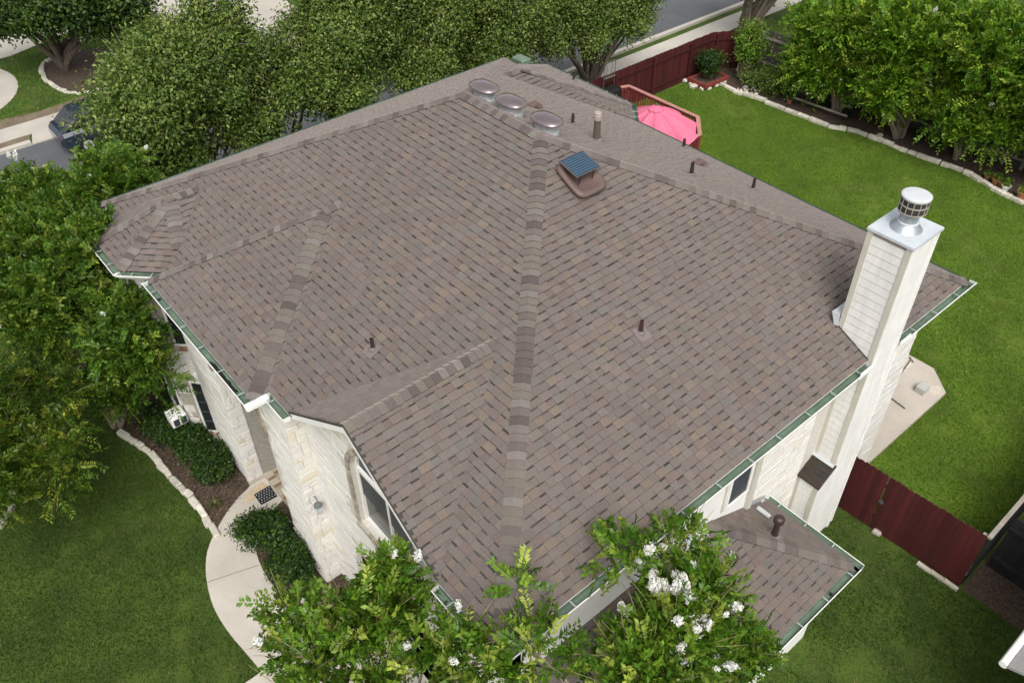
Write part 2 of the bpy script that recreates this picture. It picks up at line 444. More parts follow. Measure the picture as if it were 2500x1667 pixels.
OBED = chaikin([(4.4, 39.3), (3.95, 38.66), (3.66, 37.46), (3.7, 35.94), (4.19, 34.5), (6.5, 34.2), (8.0, 36.5), (7.0, 39.5)], 2, True)
sheet('mulch_bed', OBED, 0.02, 'mulch')

def in_poly(x, y, poly):
    inside = np.zeros(len(x), bool)
    n = len(poly)
    for i in range(n):
        x0, y0 = poly[i][:2]; x1, y1 = poly[(i + 1) % n][:2]
        c = ((y0 > y) != (y1 > y)) & (x < (x1 - x0) * (y - y0) / ((y1 - y0) if y1 != y0 else 1e-9) + x0)
        inside ^= c
    return inside

HOUSE_FP = [(0.0, 0.4), (11.9, 0.4), (11.9, 14.4), (0.0, 14.4)]
LOW_FP = [(0.4, -1.35), (6.85, -1.35), (6.85, 0.4), (0.4, 0.4)]
def vnoise(x, y, s, seed):
    r = np.random.default_rng(seed)
    g = r.random((64, 64))
    xs, ys = x / s, y / s
    xi, yi = np.floor(xs).astype(int), np.floor(ys).astype(int)
    fx, fy = xs - xi, ys - yi
    fx = fx * fx * (3 - 2 * fx); fy = fy * fy * (3 - 2 * fy)
    a = g[xi % 64, yi % 64]; b = g[(xi + 1) % 64, yi % 64]; c = g[xi % 64, (yi + 1) % 64]; d = g[(xi + 1) % 64, (yi + 1) % 64]
    return (a * (1 - fx) + b * fx) * (1 - fy) + (c * (1 - fx) + d * fx) * fy

def grass(name, rects, dens, label, hgt, base, holes):
    P = []
    for (x0, x1, y0, y1) in rects:
        n = int((x1 - x0) * (y1 - y0) * dens)
        P.append(np.column_stack([rng.uniform(x0, x1, n), rng.uniform(y0, y1, n)]))
    P = np.vstack(P)
    keep = np.ones(len(P), bool)
    for h in holes: keep &= ~in_poly(P[:, 0], P[:, 1], h)
    # only what the picture shows
    d = np.column_stack([P, np.zeros(len(P))]) - CAM
    z = d @ FW; u = PX0 + FPX * (d @ RT) / z; v = PY0 - FPX * (d @ UP) / z
    keep &= (u > -120) & (u < 2620) & (v > -120) & (v < 1790) & (z > 0)
    worn = vnoise(P[:, 0], P[:, 1], 1.3, 3) * 0.6 + vnoise(P[:, 0] + 9, P[:, 1], 0.35, 5) * 0.4
    keep &= rng.random(len(P)) > np.clip((worn - 0.62) * 3.2, 0, 0.8)
    P = P[keep]; worn = worn[keep]
    n = len(P)
    ang = rng.uniform(0, 2 * math.pi, n); lean = rng.uniform(0.15, 0.9, n); h = hgt * rng.uniform(0.6, 1.25, n); w = rng.uniform(0.006, 0.012, n) * (hgt / 0.05)
    dx, dy = np.cos(ang), np.sin(ang)
    a = np.column_stack([P[:, 0] - dy * w, P[:, 1] + dx * w, np.full(n, 0.001)])
    b = np.column_stack([P[:, 0] + dy * w, P[:, 1] - dx * w, np.full(n, 0.001)])
    c = np.column_stack([P[:, 0] + dx * h * lean, P[:, 1] + dy * h * lean, h * np.sqrt(np.clip(1.2 - lean ** 2, 0.15, 1))])
    V = np.empty((3 * n, 3)); V[0::3] = a; V[1::3] = b; V[2::3] = c
    F = np.arange(3 * n).reshape(n, 3)
    mix = np.clip(vnoise(P[:, 0], P[:, 1], 2.2, 21) * 0.7 + rng.normal(0, 0.22, n), 0, 1)[:, None]
    c0, c1, c2 = np.array(base[0]), np.array(base[1]), np.array(base[2])
    T = c0 * (1 - mix) + c1 * mix
    dry = (rng.random(n) < 0.05 + np.clip((worn - 0.6) * 1.6, 0, 0.5))[:, None]
    T = np.where(dry, c2 * rng.uniform(0.6, 1.2, (n, 1)), T)
    o = link(name, big_mesh(name, V, F, M['grass'], T))
    return tag(o, label, 'grass', kind='stuff')

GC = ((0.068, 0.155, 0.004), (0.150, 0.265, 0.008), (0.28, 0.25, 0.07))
GCF = ((0.026, 0.064, 0.004), (0.068, 0.120, 0.008), (0.17, 0.145, 0.05))  # front and side grass: lens vignette darkening put into the blade colour
grass('front_lawn_grass', [(-9, 0.2, 4.9, 24)], 1500, 'green, vignette-darkened mown grass of the front lawn beside the curved path', 0.05, GCF, [PATH, DRIVE, BED1, BED2, ringp, HOUSE_FP])
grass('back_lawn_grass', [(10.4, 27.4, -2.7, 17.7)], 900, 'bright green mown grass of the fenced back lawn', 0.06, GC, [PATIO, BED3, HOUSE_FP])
grass('side_lawn_grass', [(3.5, 11.2, -8.0, 0.4)], 1300, 'green, vignette-darkened grass strip between low roof and side fence', 0.05, GCF, [LOW_FP, HOUSE_FP, [(10.35, -8), (12, -8), (12, -2.75), (10.35, -2.75)]])
grass('verge_grass', [(-12, 10, 33.45, 46), (9, 34, 17.9, 20.1)], 170, 'patchy grass across the street around the oak bed', 0.09, GC, [OBED, [(cd[0] + cd[2] * math.cos(t), cd[1] + cd[2] * math.sin(t)) for t in np.linspace(0, 6.28, 30)], [(-6, 33.4), (4.6, 33.4), (4.4, 34.0), (0, 34.2), (-6, 34.1)], [(9.7, 31.5), (16.5, 31.5), (17.5, 60), (10.6, 60)], [(-8, 41.6), (0.5, 41.2), (3.2, 41.0), (6.5, 42.2), (8.5, 44.0), (8.5, 46.0), (5.5, 44.6), (3.0, 43.4), (-8, 43.6)]])

def chips(name, poly, n, label):
    xs = [p[0] for p in poly]; ys = [p[1] for p in poly]
    X = rng.uniform(min(xs), max(xs), n * 3); Y = rng.uniform(min(ys), max(ys), n * 3)
    k = in_poly(X, Y, poly); X, Y = X[k][:n], Y[k][:n]
    n = len(X); a = rng.uniform(0, math.pi, n); L = rng.uniform(0.015, 0.045, n); w = rng.uniform(0.005, 0.012, n)
    dx, dy = np.cos(a), np.sin(a); z = rng.uniform(0.024, 0.04, n); tz = rng.uniform(-0.012, 0.012, n)
    V = np.empty((4 * n, 3))
    for k, (s, t) in enumerate(((-1, -1), (1, -1), (1, 1), (-1, 1))):
        V[k::4] = np.column_stack([X + s * dx * L - t * dy * w, Y + s * dy * L + t * dx * w, z + s * tz + 0.004 * t])
    T = np.array([0.09, 0.062, 0.042]) * rng.uniform(0.4, 2.0, (n, 1))
    o = link(name, big_mesh(name, V, np.arange(4 * n).reshape(n, 4), M['chip'], T))
    tag(o, label, 'mulch', kind='stuff')
chips('mulch_chips', BED1, 5000, 'brown bark mulch in the bed under the bay window')
chips('mulch_chips', BED2, 3000, 'brown bark mulch between path and front wall')
chips('mulch_chips', BED3, 9000, 'dark bark mulch in the long bed behind the back lawn')

# ------------------------------------------------------------------ the house
house = thing('house', 'two-storey pale stone house with brown hipped shingle roof in the middle of the picture', 'house')
E_, PM = 5.731, 0.488
LX, LY = 12.32, 14.723
PIECES = {'shingle': [], 'ridge_cap': [], 'stone': []}      # (screen area, verts, faces, tints, material)

def clip_half(poly, fn):
    """Sutherland-Hodgman: keep where fn(p) >= 0 (fn linear)"""
    out = []
    n = len(poly)
    for i in range(n):
        a, b = poly[i], poly[(i + 1) % n]
        fa, fb = fn(a), fn(b)
        if fa >= 0: out.append(a)
        if (fa >= 0) != (fb >= 0):
            t = fa / (fa - fb)
            out.append(tuple(a[k] + (b[k] - a[k]) * t for k in range(len(a))))
    return out

def clip_convex(poly, conv):
    n = len(conv)
    for i in range(n):
        a, b = conv[i], conv[(i + 1) % n]
        poly = clip_half(poly, lambda p: (b[0] - a[0]) * (p[1] - a[1]) - (b[1] - a[1]) * (p[0] - a[0]))
        if len(poly) < 3: return []
    return poly

PAL = [((0.153, 0.127, 0.115), 38), ((0.160, 0.133, 0.120), 24), ((0.145, 0.120, 0.109), 14), ((0.171, 0.137, 0.112), 11), ((0.151, 0.118, 0.104), 10), ((0.146, 0.131, 0.119), 11)]
PALC = [p for p, w in PAL for _ in range(w)]
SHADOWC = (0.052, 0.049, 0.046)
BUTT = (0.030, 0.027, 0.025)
EXPO = 0.1435

def main_height(x, y):
    return min(E_ + PM * x, E_ + PM * y, E_ + PM * (LX - x), E_ + PM * (LY - y))

COVERS = []        # functions (x,y)->height of smaller roofs that lie over the main one
def slope(name, plan, a, bx, by, above_main=False, cover=False, start=0.0, pick=1.0, scale=1.0, notch=None):
    """one roof plane z = a + bx*x + by*y over the convex plan polygon; shingle courses parallel to its eave"""
    n = len(plan)
    ar = sum(plan[i][0] * plan[(i + 1) % n][1] - plan[(i + 1) % n][0] * plan[i][1] for i in range(n))
    if ar < 0: plan = plan[::-1]
    g = math.hypot(bx, by)
    gd = (bx / g, by / g)                    # upslope direction in plan
    ed = (gd[1], -gd[0])                     # along the eave
    cs = math.sqrt(1 + g * g)
    nrm = np.array([-bx, -by, 1.0]) / cs
    loc = [(ed[0] * p[0] + ed[1] * p[1], (gd[0] * p[0] + gd[1] * p[1]) * cs) for p in plan]
    ar = sum(loc[i][0] * loc[(i + 1) % n][1] - loc[(i + 1) % n][0] * loc[i][1] for i in range(n))
    if ar < 0: loc = loc[::-1]
    def w3(q, h):
        x = ed[0] * q[0] + gd[0] * q[1] / cs; y = ed[1] * q[0] + gd[1] * q[1] / cs
        return np.array([x, y, a + bx * x + by * y]) + nrm * h
    deck = MB()
    dl = loc
    if notch:
        dl = [(ed[0] * p[0] + ed[1] * p[1], (gd[0] * p[0] + gd[1] * p[1]) * cs) for p in notch]
    top = [w3(q, -0.012) for q in dl]; bot = [w3(q, -0.05) for q in dl]
    m = len(dl)
    deck.add(top + bot, [tuple(range(m)), tuple(range(2 * m - 1, m - 1, -1))] + [(i, m + i, m + (i + 1) % m, (i + 1) % m) for i in range(m)])
    sl = deck.build(name, M['deckdark'], house)
    b0 = min(q[1] for q in loc); b1 = max(q[1] for q in loc)
    a0 = min(q[0] for q in loc); a1 = max(q[0] for q in loc)
    r = random.Random(sum(ord(ch) * (i + 3) for i, ch in enumerate(name)) + int(a * 100))
    ex = EXPO * scale
    i = 0
    bb = b0 - 0.02
    while bb < b1:
        lo, hi = bb, bb + ex
        pos = a0 - 0.4 - (i * 0.163) % 0.34 + r.uniform(-0.05, 0.05)
        tab = True
        lastc = None
        while pos < a1:
            w = (r.uniform(0.155, 0.225) if tab else r.uniform(0.115, 0.165)) * scale
            wob = r.uniform(-0.004, 0.004)
            rect = [(pos, lo + wob), (pos + w - 0.002, lo + wob), (pos + w - 0.002, hi + 0.012), (pos, hi + 0.012)]
            pos += w
            c = r.choice(PALC)
            k = r.uniform(0.94, 1.06)
            c = tuple(x * k for x in c)
            th = 0.019 if tab else 0.0135
            tabnow = tab
            tab = not tab if r.random() < 0.95 else tab
            pl = clip_convex(rect, loc)
            if len(pl) < 3: continue
            pa = 0.5 * abs(sum(pl[j][0] * pl[(j + 1) % len(pl)][1] - pl[(j + 1) % len(pl)][0] * pl[j][1] for j in range(len(pl))))
            if pa < 0.0012: continue
            cen = w3((sum(q[0] for q in pl) / len(pl), sum(q[1] for q in pl) / len(pl)), 0)
            if above_main:
                hm = max(main_height(q[0], q[1]) - q[2] for q in (w3(p, 0) for p in pl))
                if main_height(cen[0], cen[1]) > cen[2] + 0.02: continue
            else:
                if any(cv(cen[0], cen[1]) > cen[2] + 0.06 for cv in COVERS): continue
            def hh(q):
                f = (q[1] - lo) / ex
                return th * (1 - f) + 0.004 * f
            topv = [w3(q, hh(q)) for q in pl]
            botv = [w3(q, -0.006) for q in pl]
            m = len(pl)
            verts = topv + botv
            faces = [tuple(range(m))] + [(j, m + j, m + (j + 1) % m, (j + 1) % m) for j in range(m)]
            sc_c = tuple(x * 0.55 for x in c)
            def side_t(j):
                p_, q_ = pl[j], pl[(j + 1) % m]
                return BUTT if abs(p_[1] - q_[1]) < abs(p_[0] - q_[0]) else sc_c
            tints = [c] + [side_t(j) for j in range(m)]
            if True:
                # recessed shingles: printed granule band; others: thin line, part print, part painted overlap shade
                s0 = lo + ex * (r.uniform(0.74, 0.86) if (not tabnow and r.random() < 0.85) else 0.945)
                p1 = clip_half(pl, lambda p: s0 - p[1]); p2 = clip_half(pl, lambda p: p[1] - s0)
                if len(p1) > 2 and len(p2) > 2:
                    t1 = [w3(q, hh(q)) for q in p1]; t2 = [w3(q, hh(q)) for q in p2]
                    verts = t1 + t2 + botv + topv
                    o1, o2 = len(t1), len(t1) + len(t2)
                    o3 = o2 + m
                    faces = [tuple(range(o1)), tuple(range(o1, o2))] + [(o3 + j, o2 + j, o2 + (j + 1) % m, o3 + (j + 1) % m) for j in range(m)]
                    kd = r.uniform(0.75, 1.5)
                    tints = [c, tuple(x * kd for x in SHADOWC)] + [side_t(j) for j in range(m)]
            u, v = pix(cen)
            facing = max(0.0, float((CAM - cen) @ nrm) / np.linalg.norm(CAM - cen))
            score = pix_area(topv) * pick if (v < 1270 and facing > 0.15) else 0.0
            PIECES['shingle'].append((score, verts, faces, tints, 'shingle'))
        bb += ex
        i += 1
    return sl

# heights of the smaller roofs, so that nothing is laid underneath them
QX, QY, QZ, QF, QW = 2.813, 8.806, 1.551, -0.341, 2.310
MQ = QZ / QW
def h_wing(x, y):
    if x < QF or abs(y - QY) > QW: return -1
    return min(E_ + QZ, E_ + QZ - MQ * abs(y - QY), E_ + (x - QF) * QZ / (QX - QF)) if x < QZ / PM else -1
BX, BY, BR = 0.978, 12.517, 1.664
BT = BR * math.tan(math.pi / 8)
def h_bay(x, y):
    if x > BR: return -1
    d = max(abs(y - BY), (BX - x), ((BX - x) + abs(y - BY)) * 0.7071)
    return E_ + PM * (BR - d)
GX, GY, GZ, GW = 0.0265, 3.629, 1.461, 2.201
MG = GZ / GW
def h_gable(x, y):
    if x < GX or abs(y - GY) > GW or x > GZ / PM: return -1
    return E_ + GZ - MG * abs(y - GY)
AB = (10.40, 11.74, E_ + 1.22)          # apex of the back bay
BB = [(12.36, 9.36), (12.95, 10.0), (12.95, 13.47), (12.36, 14.12)]
def plane3(p, q, s):
    p, q, s = np.array(p), np.array(q), np.array(s)
    nn = np.cross(q - p, s - p)
    bx, by = -nn[0] / nn[2], -nn[1] / nn[2]
    return p[2] - bx * p[0] - by * p[1], bx, by
SX = 9.82
bbp = [plane3((*BB[i], E_), (*BB[i + 1], E_), AB) for i in range(3)]
bbp.append(plane3((*BB[0], E_), AB, (SX, AB[1], AB[2])))
bbp.append(plane3((*BB[3], E_), (SX, AB[1], AB[2]), AB))
def h_bbay(x, y):
    if x < SX: return -1
    return min(p[0] + p[1] * x + p[2] * y for p in bbp)
COVERS += [h_wing, h_bay, h_gable, h_bbay]

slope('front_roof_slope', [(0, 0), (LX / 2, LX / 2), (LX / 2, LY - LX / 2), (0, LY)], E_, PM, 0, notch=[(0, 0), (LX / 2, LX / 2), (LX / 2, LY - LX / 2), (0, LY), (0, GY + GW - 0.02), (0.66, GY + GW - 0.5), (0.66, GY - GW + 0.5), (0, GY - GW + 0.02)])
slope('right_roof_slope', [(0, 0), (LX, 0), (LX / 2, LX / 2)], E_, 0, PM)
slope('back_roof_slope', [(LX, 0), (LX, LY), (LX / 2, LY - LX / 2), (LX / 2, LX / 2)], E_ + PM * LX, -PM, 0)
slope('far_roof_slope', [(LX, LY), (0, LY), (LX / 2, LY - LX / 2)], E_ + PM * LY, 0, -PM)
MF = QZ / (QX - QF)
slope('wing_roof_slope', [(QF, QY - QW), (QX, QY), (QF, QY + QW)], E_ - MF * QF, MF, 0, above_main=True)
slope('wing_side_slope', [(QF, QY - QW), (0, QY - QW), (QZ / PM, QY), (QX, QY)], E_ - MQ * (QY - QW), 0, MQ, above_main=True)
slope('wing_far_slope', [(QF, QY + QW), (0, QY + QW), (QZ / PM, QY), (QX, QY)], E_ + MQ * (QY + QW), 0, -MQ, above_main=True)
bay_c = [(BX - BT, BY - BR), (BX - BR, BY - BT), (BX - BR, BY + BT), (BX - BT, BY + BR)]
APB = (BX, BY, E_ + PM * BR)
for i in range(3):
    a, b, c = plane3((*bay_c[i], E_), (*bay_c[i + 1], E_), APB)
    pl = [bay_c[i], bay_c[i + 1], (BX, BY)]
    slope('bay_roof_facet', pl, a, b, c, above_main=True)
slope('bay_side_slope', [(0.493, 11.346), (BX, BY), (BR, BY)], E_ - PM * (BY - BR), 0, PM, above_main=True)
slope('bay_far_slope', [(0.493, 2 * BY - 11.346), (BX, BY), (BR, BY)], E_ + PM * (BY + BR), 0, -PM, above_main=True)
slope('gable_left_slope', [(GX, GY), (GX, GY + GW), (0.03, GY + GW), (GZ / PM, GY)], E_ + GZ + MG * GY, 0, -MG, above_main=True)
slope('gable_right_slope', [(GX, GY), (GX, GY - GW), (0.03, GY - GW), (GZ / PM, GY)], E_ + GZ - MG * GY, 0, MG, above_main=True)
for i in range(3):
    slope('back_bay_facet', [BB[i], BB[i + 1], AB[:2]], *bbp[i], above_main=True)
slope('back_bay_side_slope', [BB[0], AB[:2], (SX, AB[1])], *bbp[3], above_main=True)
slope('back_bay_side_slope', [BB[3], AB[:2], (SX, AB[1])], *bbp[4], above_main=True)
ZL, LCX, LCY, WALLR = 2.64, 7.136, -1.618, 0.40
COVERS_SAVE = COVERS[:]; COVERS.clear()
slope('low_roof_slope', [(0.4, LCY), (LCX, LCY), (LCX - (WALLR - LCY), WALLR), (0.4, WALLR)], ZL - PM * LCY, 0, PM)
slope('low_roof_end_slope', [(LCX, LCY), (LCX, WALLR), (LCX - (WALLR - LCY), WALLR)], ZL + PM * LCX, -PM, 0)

# --- ridge and hip caps
def caps(A, B, n1, n2, first=0.02, half=0.15, expo=0.1435, seed=1, lift=0.012):
    A, B = np.array(A, float), np.array(B, float)
    n1 = np.array(n1, float); n1 /= np.linalg.norm(n1); n2 = np.array(n2, float); n2 /= np.linalg.norm(n2)
    d = (B - A); L = np.linalg.norm(d); d /= L
    def side(n, other):
        w = np.cross(n, d); w /= np.linalg.norm(w)
        return w if w @ other < 0 or w[2] < 0 else -w
    w1 = np.cross(n1, d); w1 /= np.linalg.norm(w1)
    if w1 @ n2 > 0: w1 = -w1
    w2 = np.cross(n2, d); w2 /= np.linalg.norm(w2)
    if w2 @ n1 > 0: w2 = -w2
    nt = n1 + n2; nt /= np.linalg.norm(nt)
    r = random.Random(seed)
    s = first
    while s < L - 0.04:
        e = min(s + expo + 0.03, L)
        h2 = half * r.uniform(0.95, 1.03)
        sk = r.uniform(-0.006, 0.006)
        rows = []
        for (t, h) in ((s, lift + 0.014), (e, lift + 0.001)):
            c = A + d * t
            rows.append([c + w1 * h2 + n1 * h + d * sk, c + w1 * h2 * 0.35 + n1 * (h + 0.004), c + nt * (h + 0.006), c + w2 * h2 * 0.35 + n2 * (h + 0.004), c + w2 * h2 + n2 * h - d * sk])
        low = [p - nt * 0.022 for p in rows[0]]
        lowb = [p - nt * 0.03 for p in rows[1]]
        verts = rows[0] + rows[1] + low + lowb
        faces = [(j, j + 1, 6 + j, 5 + j) for j in range(4)] + [(10 + j, 11 + j, j + 1, j) for j in range(4)] + [(0, 5, 15, 10), (9, 4, 14, 19)]
        c = r.choice([(0.150, 0.129, 0.116), (0.162, 0.141, 0.127), (0.138, 0.115, 0.105), (0.178, 0.159, 0.146), (0.102, 0.083, 0.077), (0.160, 0.140, 0.118), (0.120, 0.099, 0.091)])
        k = r.uniform(0.92, 1.06); c = tuple(x * k for x in c)
        tints = [c] * 4 + [BUTT] * 6
        PIECES['ridge_cap'].append((pix_area(rows[0] + rows[1][::-1]) if pix((A + d * s))[1] < 1560 else 0, verts, faces, tints, 'shingle'))
        s += expo
nF, nR, nB, nA = (-PM, 0, 1), (0, -PM, 1), (PM, 0, 1), (0, PM, 1)
HZ = E_ + PM * LX / 2
P1, P2 = (LX / 2, LY - LX / 2, HZ), (LX / 2, LX / 2, HZ)
caps((0, 0, E_), P2, nF, nR, seed=1)
caps((LX, 0, E_), P2, nB, nR, seed=2)
caps((LX, LY, E_), P1, nB, nA, seed=3)
caps((0, LY, E_), P1, nF, nA, seed=4)
caps(P1, P2, nF, nB, seed=5, lift=0.016)
nWs, nWf, nWn = (0, -MQ, 1), (0, MQ, 1), (-MF, 0, 1)
Qp = (QX, QY, E_ + QZ)
caps((QF, QY - QW, E_), Qp, nWn, nWs, seed=6)
caps((QF, QY + QW, E_), Qp, nWn, nWf, seed=7)
caps(Qp, (QZ / PM + 0.03, QY, E_ + QZ), nWs, nWf, seed=8, first=-0.1, lift=0.018)
bn = [np.array([-plane3((*bay_c[i], E_), (*bay_c[i + 1], E_), APB)[1], -plane3((*bay_c[i], E_), (*bay_c[i + 1], E_), APB)[2], 1]) for i in range(3)]
caps((*bay_c[1], E_), APB, bn[0], bn[1], seed=9)
caps((*bay_c[2], E_), APB, bn[1], bn[2], seed=10)
p0b = np.array((*bay_c[0], E_)); apb = np.array(APB)
caps(tuple(p0b + (apb - p0b) * 0.30), APB, bn[0], (0, -PM, 1), seed=11)
caps(APB, (BR + 0.03, BY, APB[2]), (0, -PM, 1), (0, PM, 1), seed=12, first=-0.1, lift=0.018)
caps((GX - 0.02, GY, E_ + GZ), (GZ / PM + 0.03, GY, E_ + GZ), (0, -MG, 1), (0, MG, 1), seed=13)
bbn = [np.array([-p[1], -p[2], 1]) for p in bbp]
caps((*BB[1], E_), AB, bbn[0], bbn[1], seed=14)
caps((*BB[2], E_), AB, bbn[1], bbn[2], seed=15)
caps(AB, (SX - 0.03, AB[1], AB[2]), bbn[3], bbn[4], seed=16, first=-0.1, lift=0.018)
caps((LCX, LCY, ZL), (LCX - (WALLR - LCY), WALLR, ZL + PM * (WALLR - LCY)), nR, nB, seed=17)

# --- gutters: green inside, white outside, metal straps
def gutter(p0, p1, out, z=E_ - 0.02, w=0.145, dp=0.10, straps=0.75, cap0=True, cap1=True, hole=None, debris=None, phase=0.3, lip='gutter_out'):
    p0, p1, out = np.array(p0, float), np.array(p1, float), np.array(out, float)
    d = p1 - p0; L = np.linalg.norm(d); d = d / L
    def at(s, o, h): 
        q = p0 + d * s + out * o
        return (q[0], q[1], z + h)
    inn = MB()
    prof = [(0.004, 0.0), (0.004, -dp), (w * 0.62, -dp), (w * 0.85, -dp * 0.55), (w - 0.006, -0.012)]
    v = [at(0, o, h) for o, h in prof] + [at(L, o, h) for o, h in prof]
    n = len(prof)
    inn.add(v, [(i, i + 1, n + i + 1, n + i) for i in range(n - 1)])
    g = inn.build('gutter', M['gutter_in'], house)
    out_ = MB()
    pr2 = [(w - 0.006, -0.012), (w - 0.008, 0.004), (w + 0.006, 0.004), (w + 0.006, -0.02), (w * 0.9, -dp * 0.55), (w * 0.66, -dp - 0.006), (0.0, -dp - 0.006)]
    v = [at(0, o, h) for o, h in pr2] + [at(L, o, h) for o, h in pr2]
    n = len(pr2)
    out_.add(v, [(i, i + 1, n + i + 1, n + i) for i in range(n - 1)])
    cp = [(0.0, 0.004), (0.0, -dp - 0.006), (w * 0.66, -dp - 0.006), (w * 0.9, -dp * 0.55), (w + 0.014, -0.018), (w + 0.014, 0.006)]
    for c, s in ((cap0, -0.004), (cap1, L + 0.004)):
        if c: out_.add([at(s, o, h) for o, h in cp], [tuple(range(len(cp)))])
    out_.build('gutter_face', M[lip], g)
    s = phase
    while straps and s < L - 0.1:
        st = MB()
        a, b = at(s - 0.012, 0.0, 0.003), at(s + 0.012, 0.0, 0.003)
        c, e = at(s + 0.012, w, 0.009), at(s - 0.012, w, 0.009)
        q = [a, b, c, e]
        st.add(q + [(x, y, zz - 0.006) for x, y, zz in q], [(0, 1, 2, 3), (7, 6, 5, 4), (0, 4, 5, 1), (1, 5, 6, 2), (2, 6, 7, 3), (3, 7, 4, 0)])
        st.build('gutter_strap', M['strap'], g)
        s += straps * random.uniform(0.9, 1.1)
    s = phase + straps * 0.55
    while straps and s < L - 0.2:
        sm = MB()
        v = [at(s, o + (0.002 if k else 0), h + 0.002) for k, (o, h) in enumerate(prof)] + [at(s + 0.014, o, h + 0.002) for o, h in prof]
        n = len(prof)
        sm.add(v, [(i, i + 1, n + i + 1, n + i) for i in range(n - 1)])
        sm.build('gutter_seam', M['gutter_out' if False else 'joint'], g)
        s += 2.4
    if hole is not None:
        hb = MB()
        c = np.array(at(hole, w * 0.36, -dp + 0.004))
        hb.tube([c, c + np.array([0, 0, 0.012])], 0.036, 14)
        hb.build('outlet', M['black'], g)
    if debris:
        for (s0, s1) in debris:
            db = MB()
            m = 26
            v = []
            for k in range(m + 1):
                t = s0 + (s1 - s0) * k / m
                j = random.uniform(-0.3, 0.3)
                v += [at(t, w * 0.98, -0.03), at(t, w * (0.42 + 0.3 * j), -dp + 0.03 + random.uniform(0, 0.02)), at(t, w * (0.3 + 0.3 * j), -dp + 0.002)]
            f = []
            for k in range(m):
                f += [(3 * k, 3 * k + 1, 3 * k + 4, 3 * k + 3), (3 * k + 1, 3 * k + 2, 3 * k + 5, 3 * k + 4)]
            db.add(v, f)
            db.build('leaf_debris', M['debris'], g)
    return g

gutter((0.0, 0.0), (8.70, 0.0), (0, -1), hole=0.95, phase=0.45, straps=0.82, cap1=True)
gutter((9.66, 0.0), (LX + 0.13, 0.0), (0, -1), phase=0.5, straps=0.85)
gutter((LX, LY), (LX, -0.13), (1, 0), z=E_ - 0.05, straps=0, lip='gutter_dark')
gutter((QF, QY + QW), (QF, QY - QW + 0.02), (-1, 0), hole=0.62, phase=0.42, straps=0.78, debris=[(3.1, 4.15)])
gutter((0.0, QY - QW - 0.02), (0.0, GY + GW - 0.08), (-1, 0), phase=0.2, straps=0.42)
d45 = np.array(bay_c[0]) - np.array(bay_c[1])
gutter(tuple(np.array(bay_c[1])), tuple(np.array(bay_c[1]) + d45 * 0.62), (-0.7071, -0.7071), phase=0.3, straps=0.45)
gutter(bay_c[2], bay_c[1], (-1, 0), phase=0.35, straps=0.6)
gutter((0, 0.0), (0, 1.40), (-1, 0), phase=0.3)
gutter((LCX, LCY), (0.4, LCY), (0, -1), z=ZL - 0.02, phase=0.22, straps=0.85, hole=0.78)
gutter((LCX, WALLR), (LCX, LCY - 0.13), (1, 0), z=ZL - 0.02, phase=0.28, straps=0.62)
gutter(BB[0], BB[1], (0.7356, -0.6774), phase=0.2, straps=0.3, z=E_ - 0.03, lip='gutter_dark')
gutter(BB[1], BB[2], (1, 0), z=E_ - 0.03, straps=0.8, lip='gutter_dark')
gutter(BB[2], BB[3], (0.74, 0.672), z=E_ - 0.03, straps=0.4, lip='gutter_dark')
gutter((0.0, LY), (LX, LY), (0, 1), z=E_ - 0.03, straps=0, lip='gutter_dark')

# --- fascia and soffits
WG_ = 0.38
fs = MB()
fs.box(0.0, LX, 0.0, 0.02, E_ - 0.22, E_ - 0.03)
fs.box(LX - 0.02, LX, 0.02, LY, E_ - 0.22, E_ - 0.03)
fs.box(0.0, 0.02, 0.02, GY - GW, E_ - 0.22, E_ - 0.03)
fs.box(0.0, 0.02, GY + GW, LY, E_ - 0.22, E_ - 0.03)
fs.box(0.02, LX - 0.02, LY - 0.02, LY, E_ - 0.22, E_ - 0.03)
fs.box(QF, QF + 0.02, QY - QW, QY + QW, E_ - 0.22, E_ - 0.03)
fs.box(QF, 0.0, QY - QW, QY - QW + 0.02, E_ - 0.22, E_ - 0.03)
fs.box(QF, 0.0, QY + QW - 0.02, QY + QW, E_ - 0.22, E_ - 0.03)
fs.build('fascia', M['white'], house)
sf = MB()
sf.box(WG_ + 0.3, LX - 0.02, 0.02, LY - 0.02, E_ - 0.21, E_ - 0.19)
sf.box(0.02, WG_ + 0.3, 0.02, GY - GW, E_ - 0.21, E_ - 0.19)
sf.box(0.02, WG_ + 0.3, GY + GW, LY - 0.02, E_ - 0.21, E_ - 0.19)
sf.box(QF + 0.02, 0.02, QY - QW + 0.02, QY + QW - 0.02, E_ - 0.215, E_ - 0.195)
sf.prism([bay_c[0], bay_c[1], bay_c[2], bay_c[3], (0.3, BY + BR), (0.3, BY - BR)], E_ - 0.205, E_ - 0.185)
sf.build('soffit', M['white'], house)
# white return piece between the wing gutter and the front gutter
rb = MB()
rb.bevbox((QF / 2 - 0.10, QY - QW - 0.055, E_ - 0.055), (abs(QF) + 0.12, 0.13, 0.14), 0.03)
rb.build('eave_return', M['gutter_out'], house)
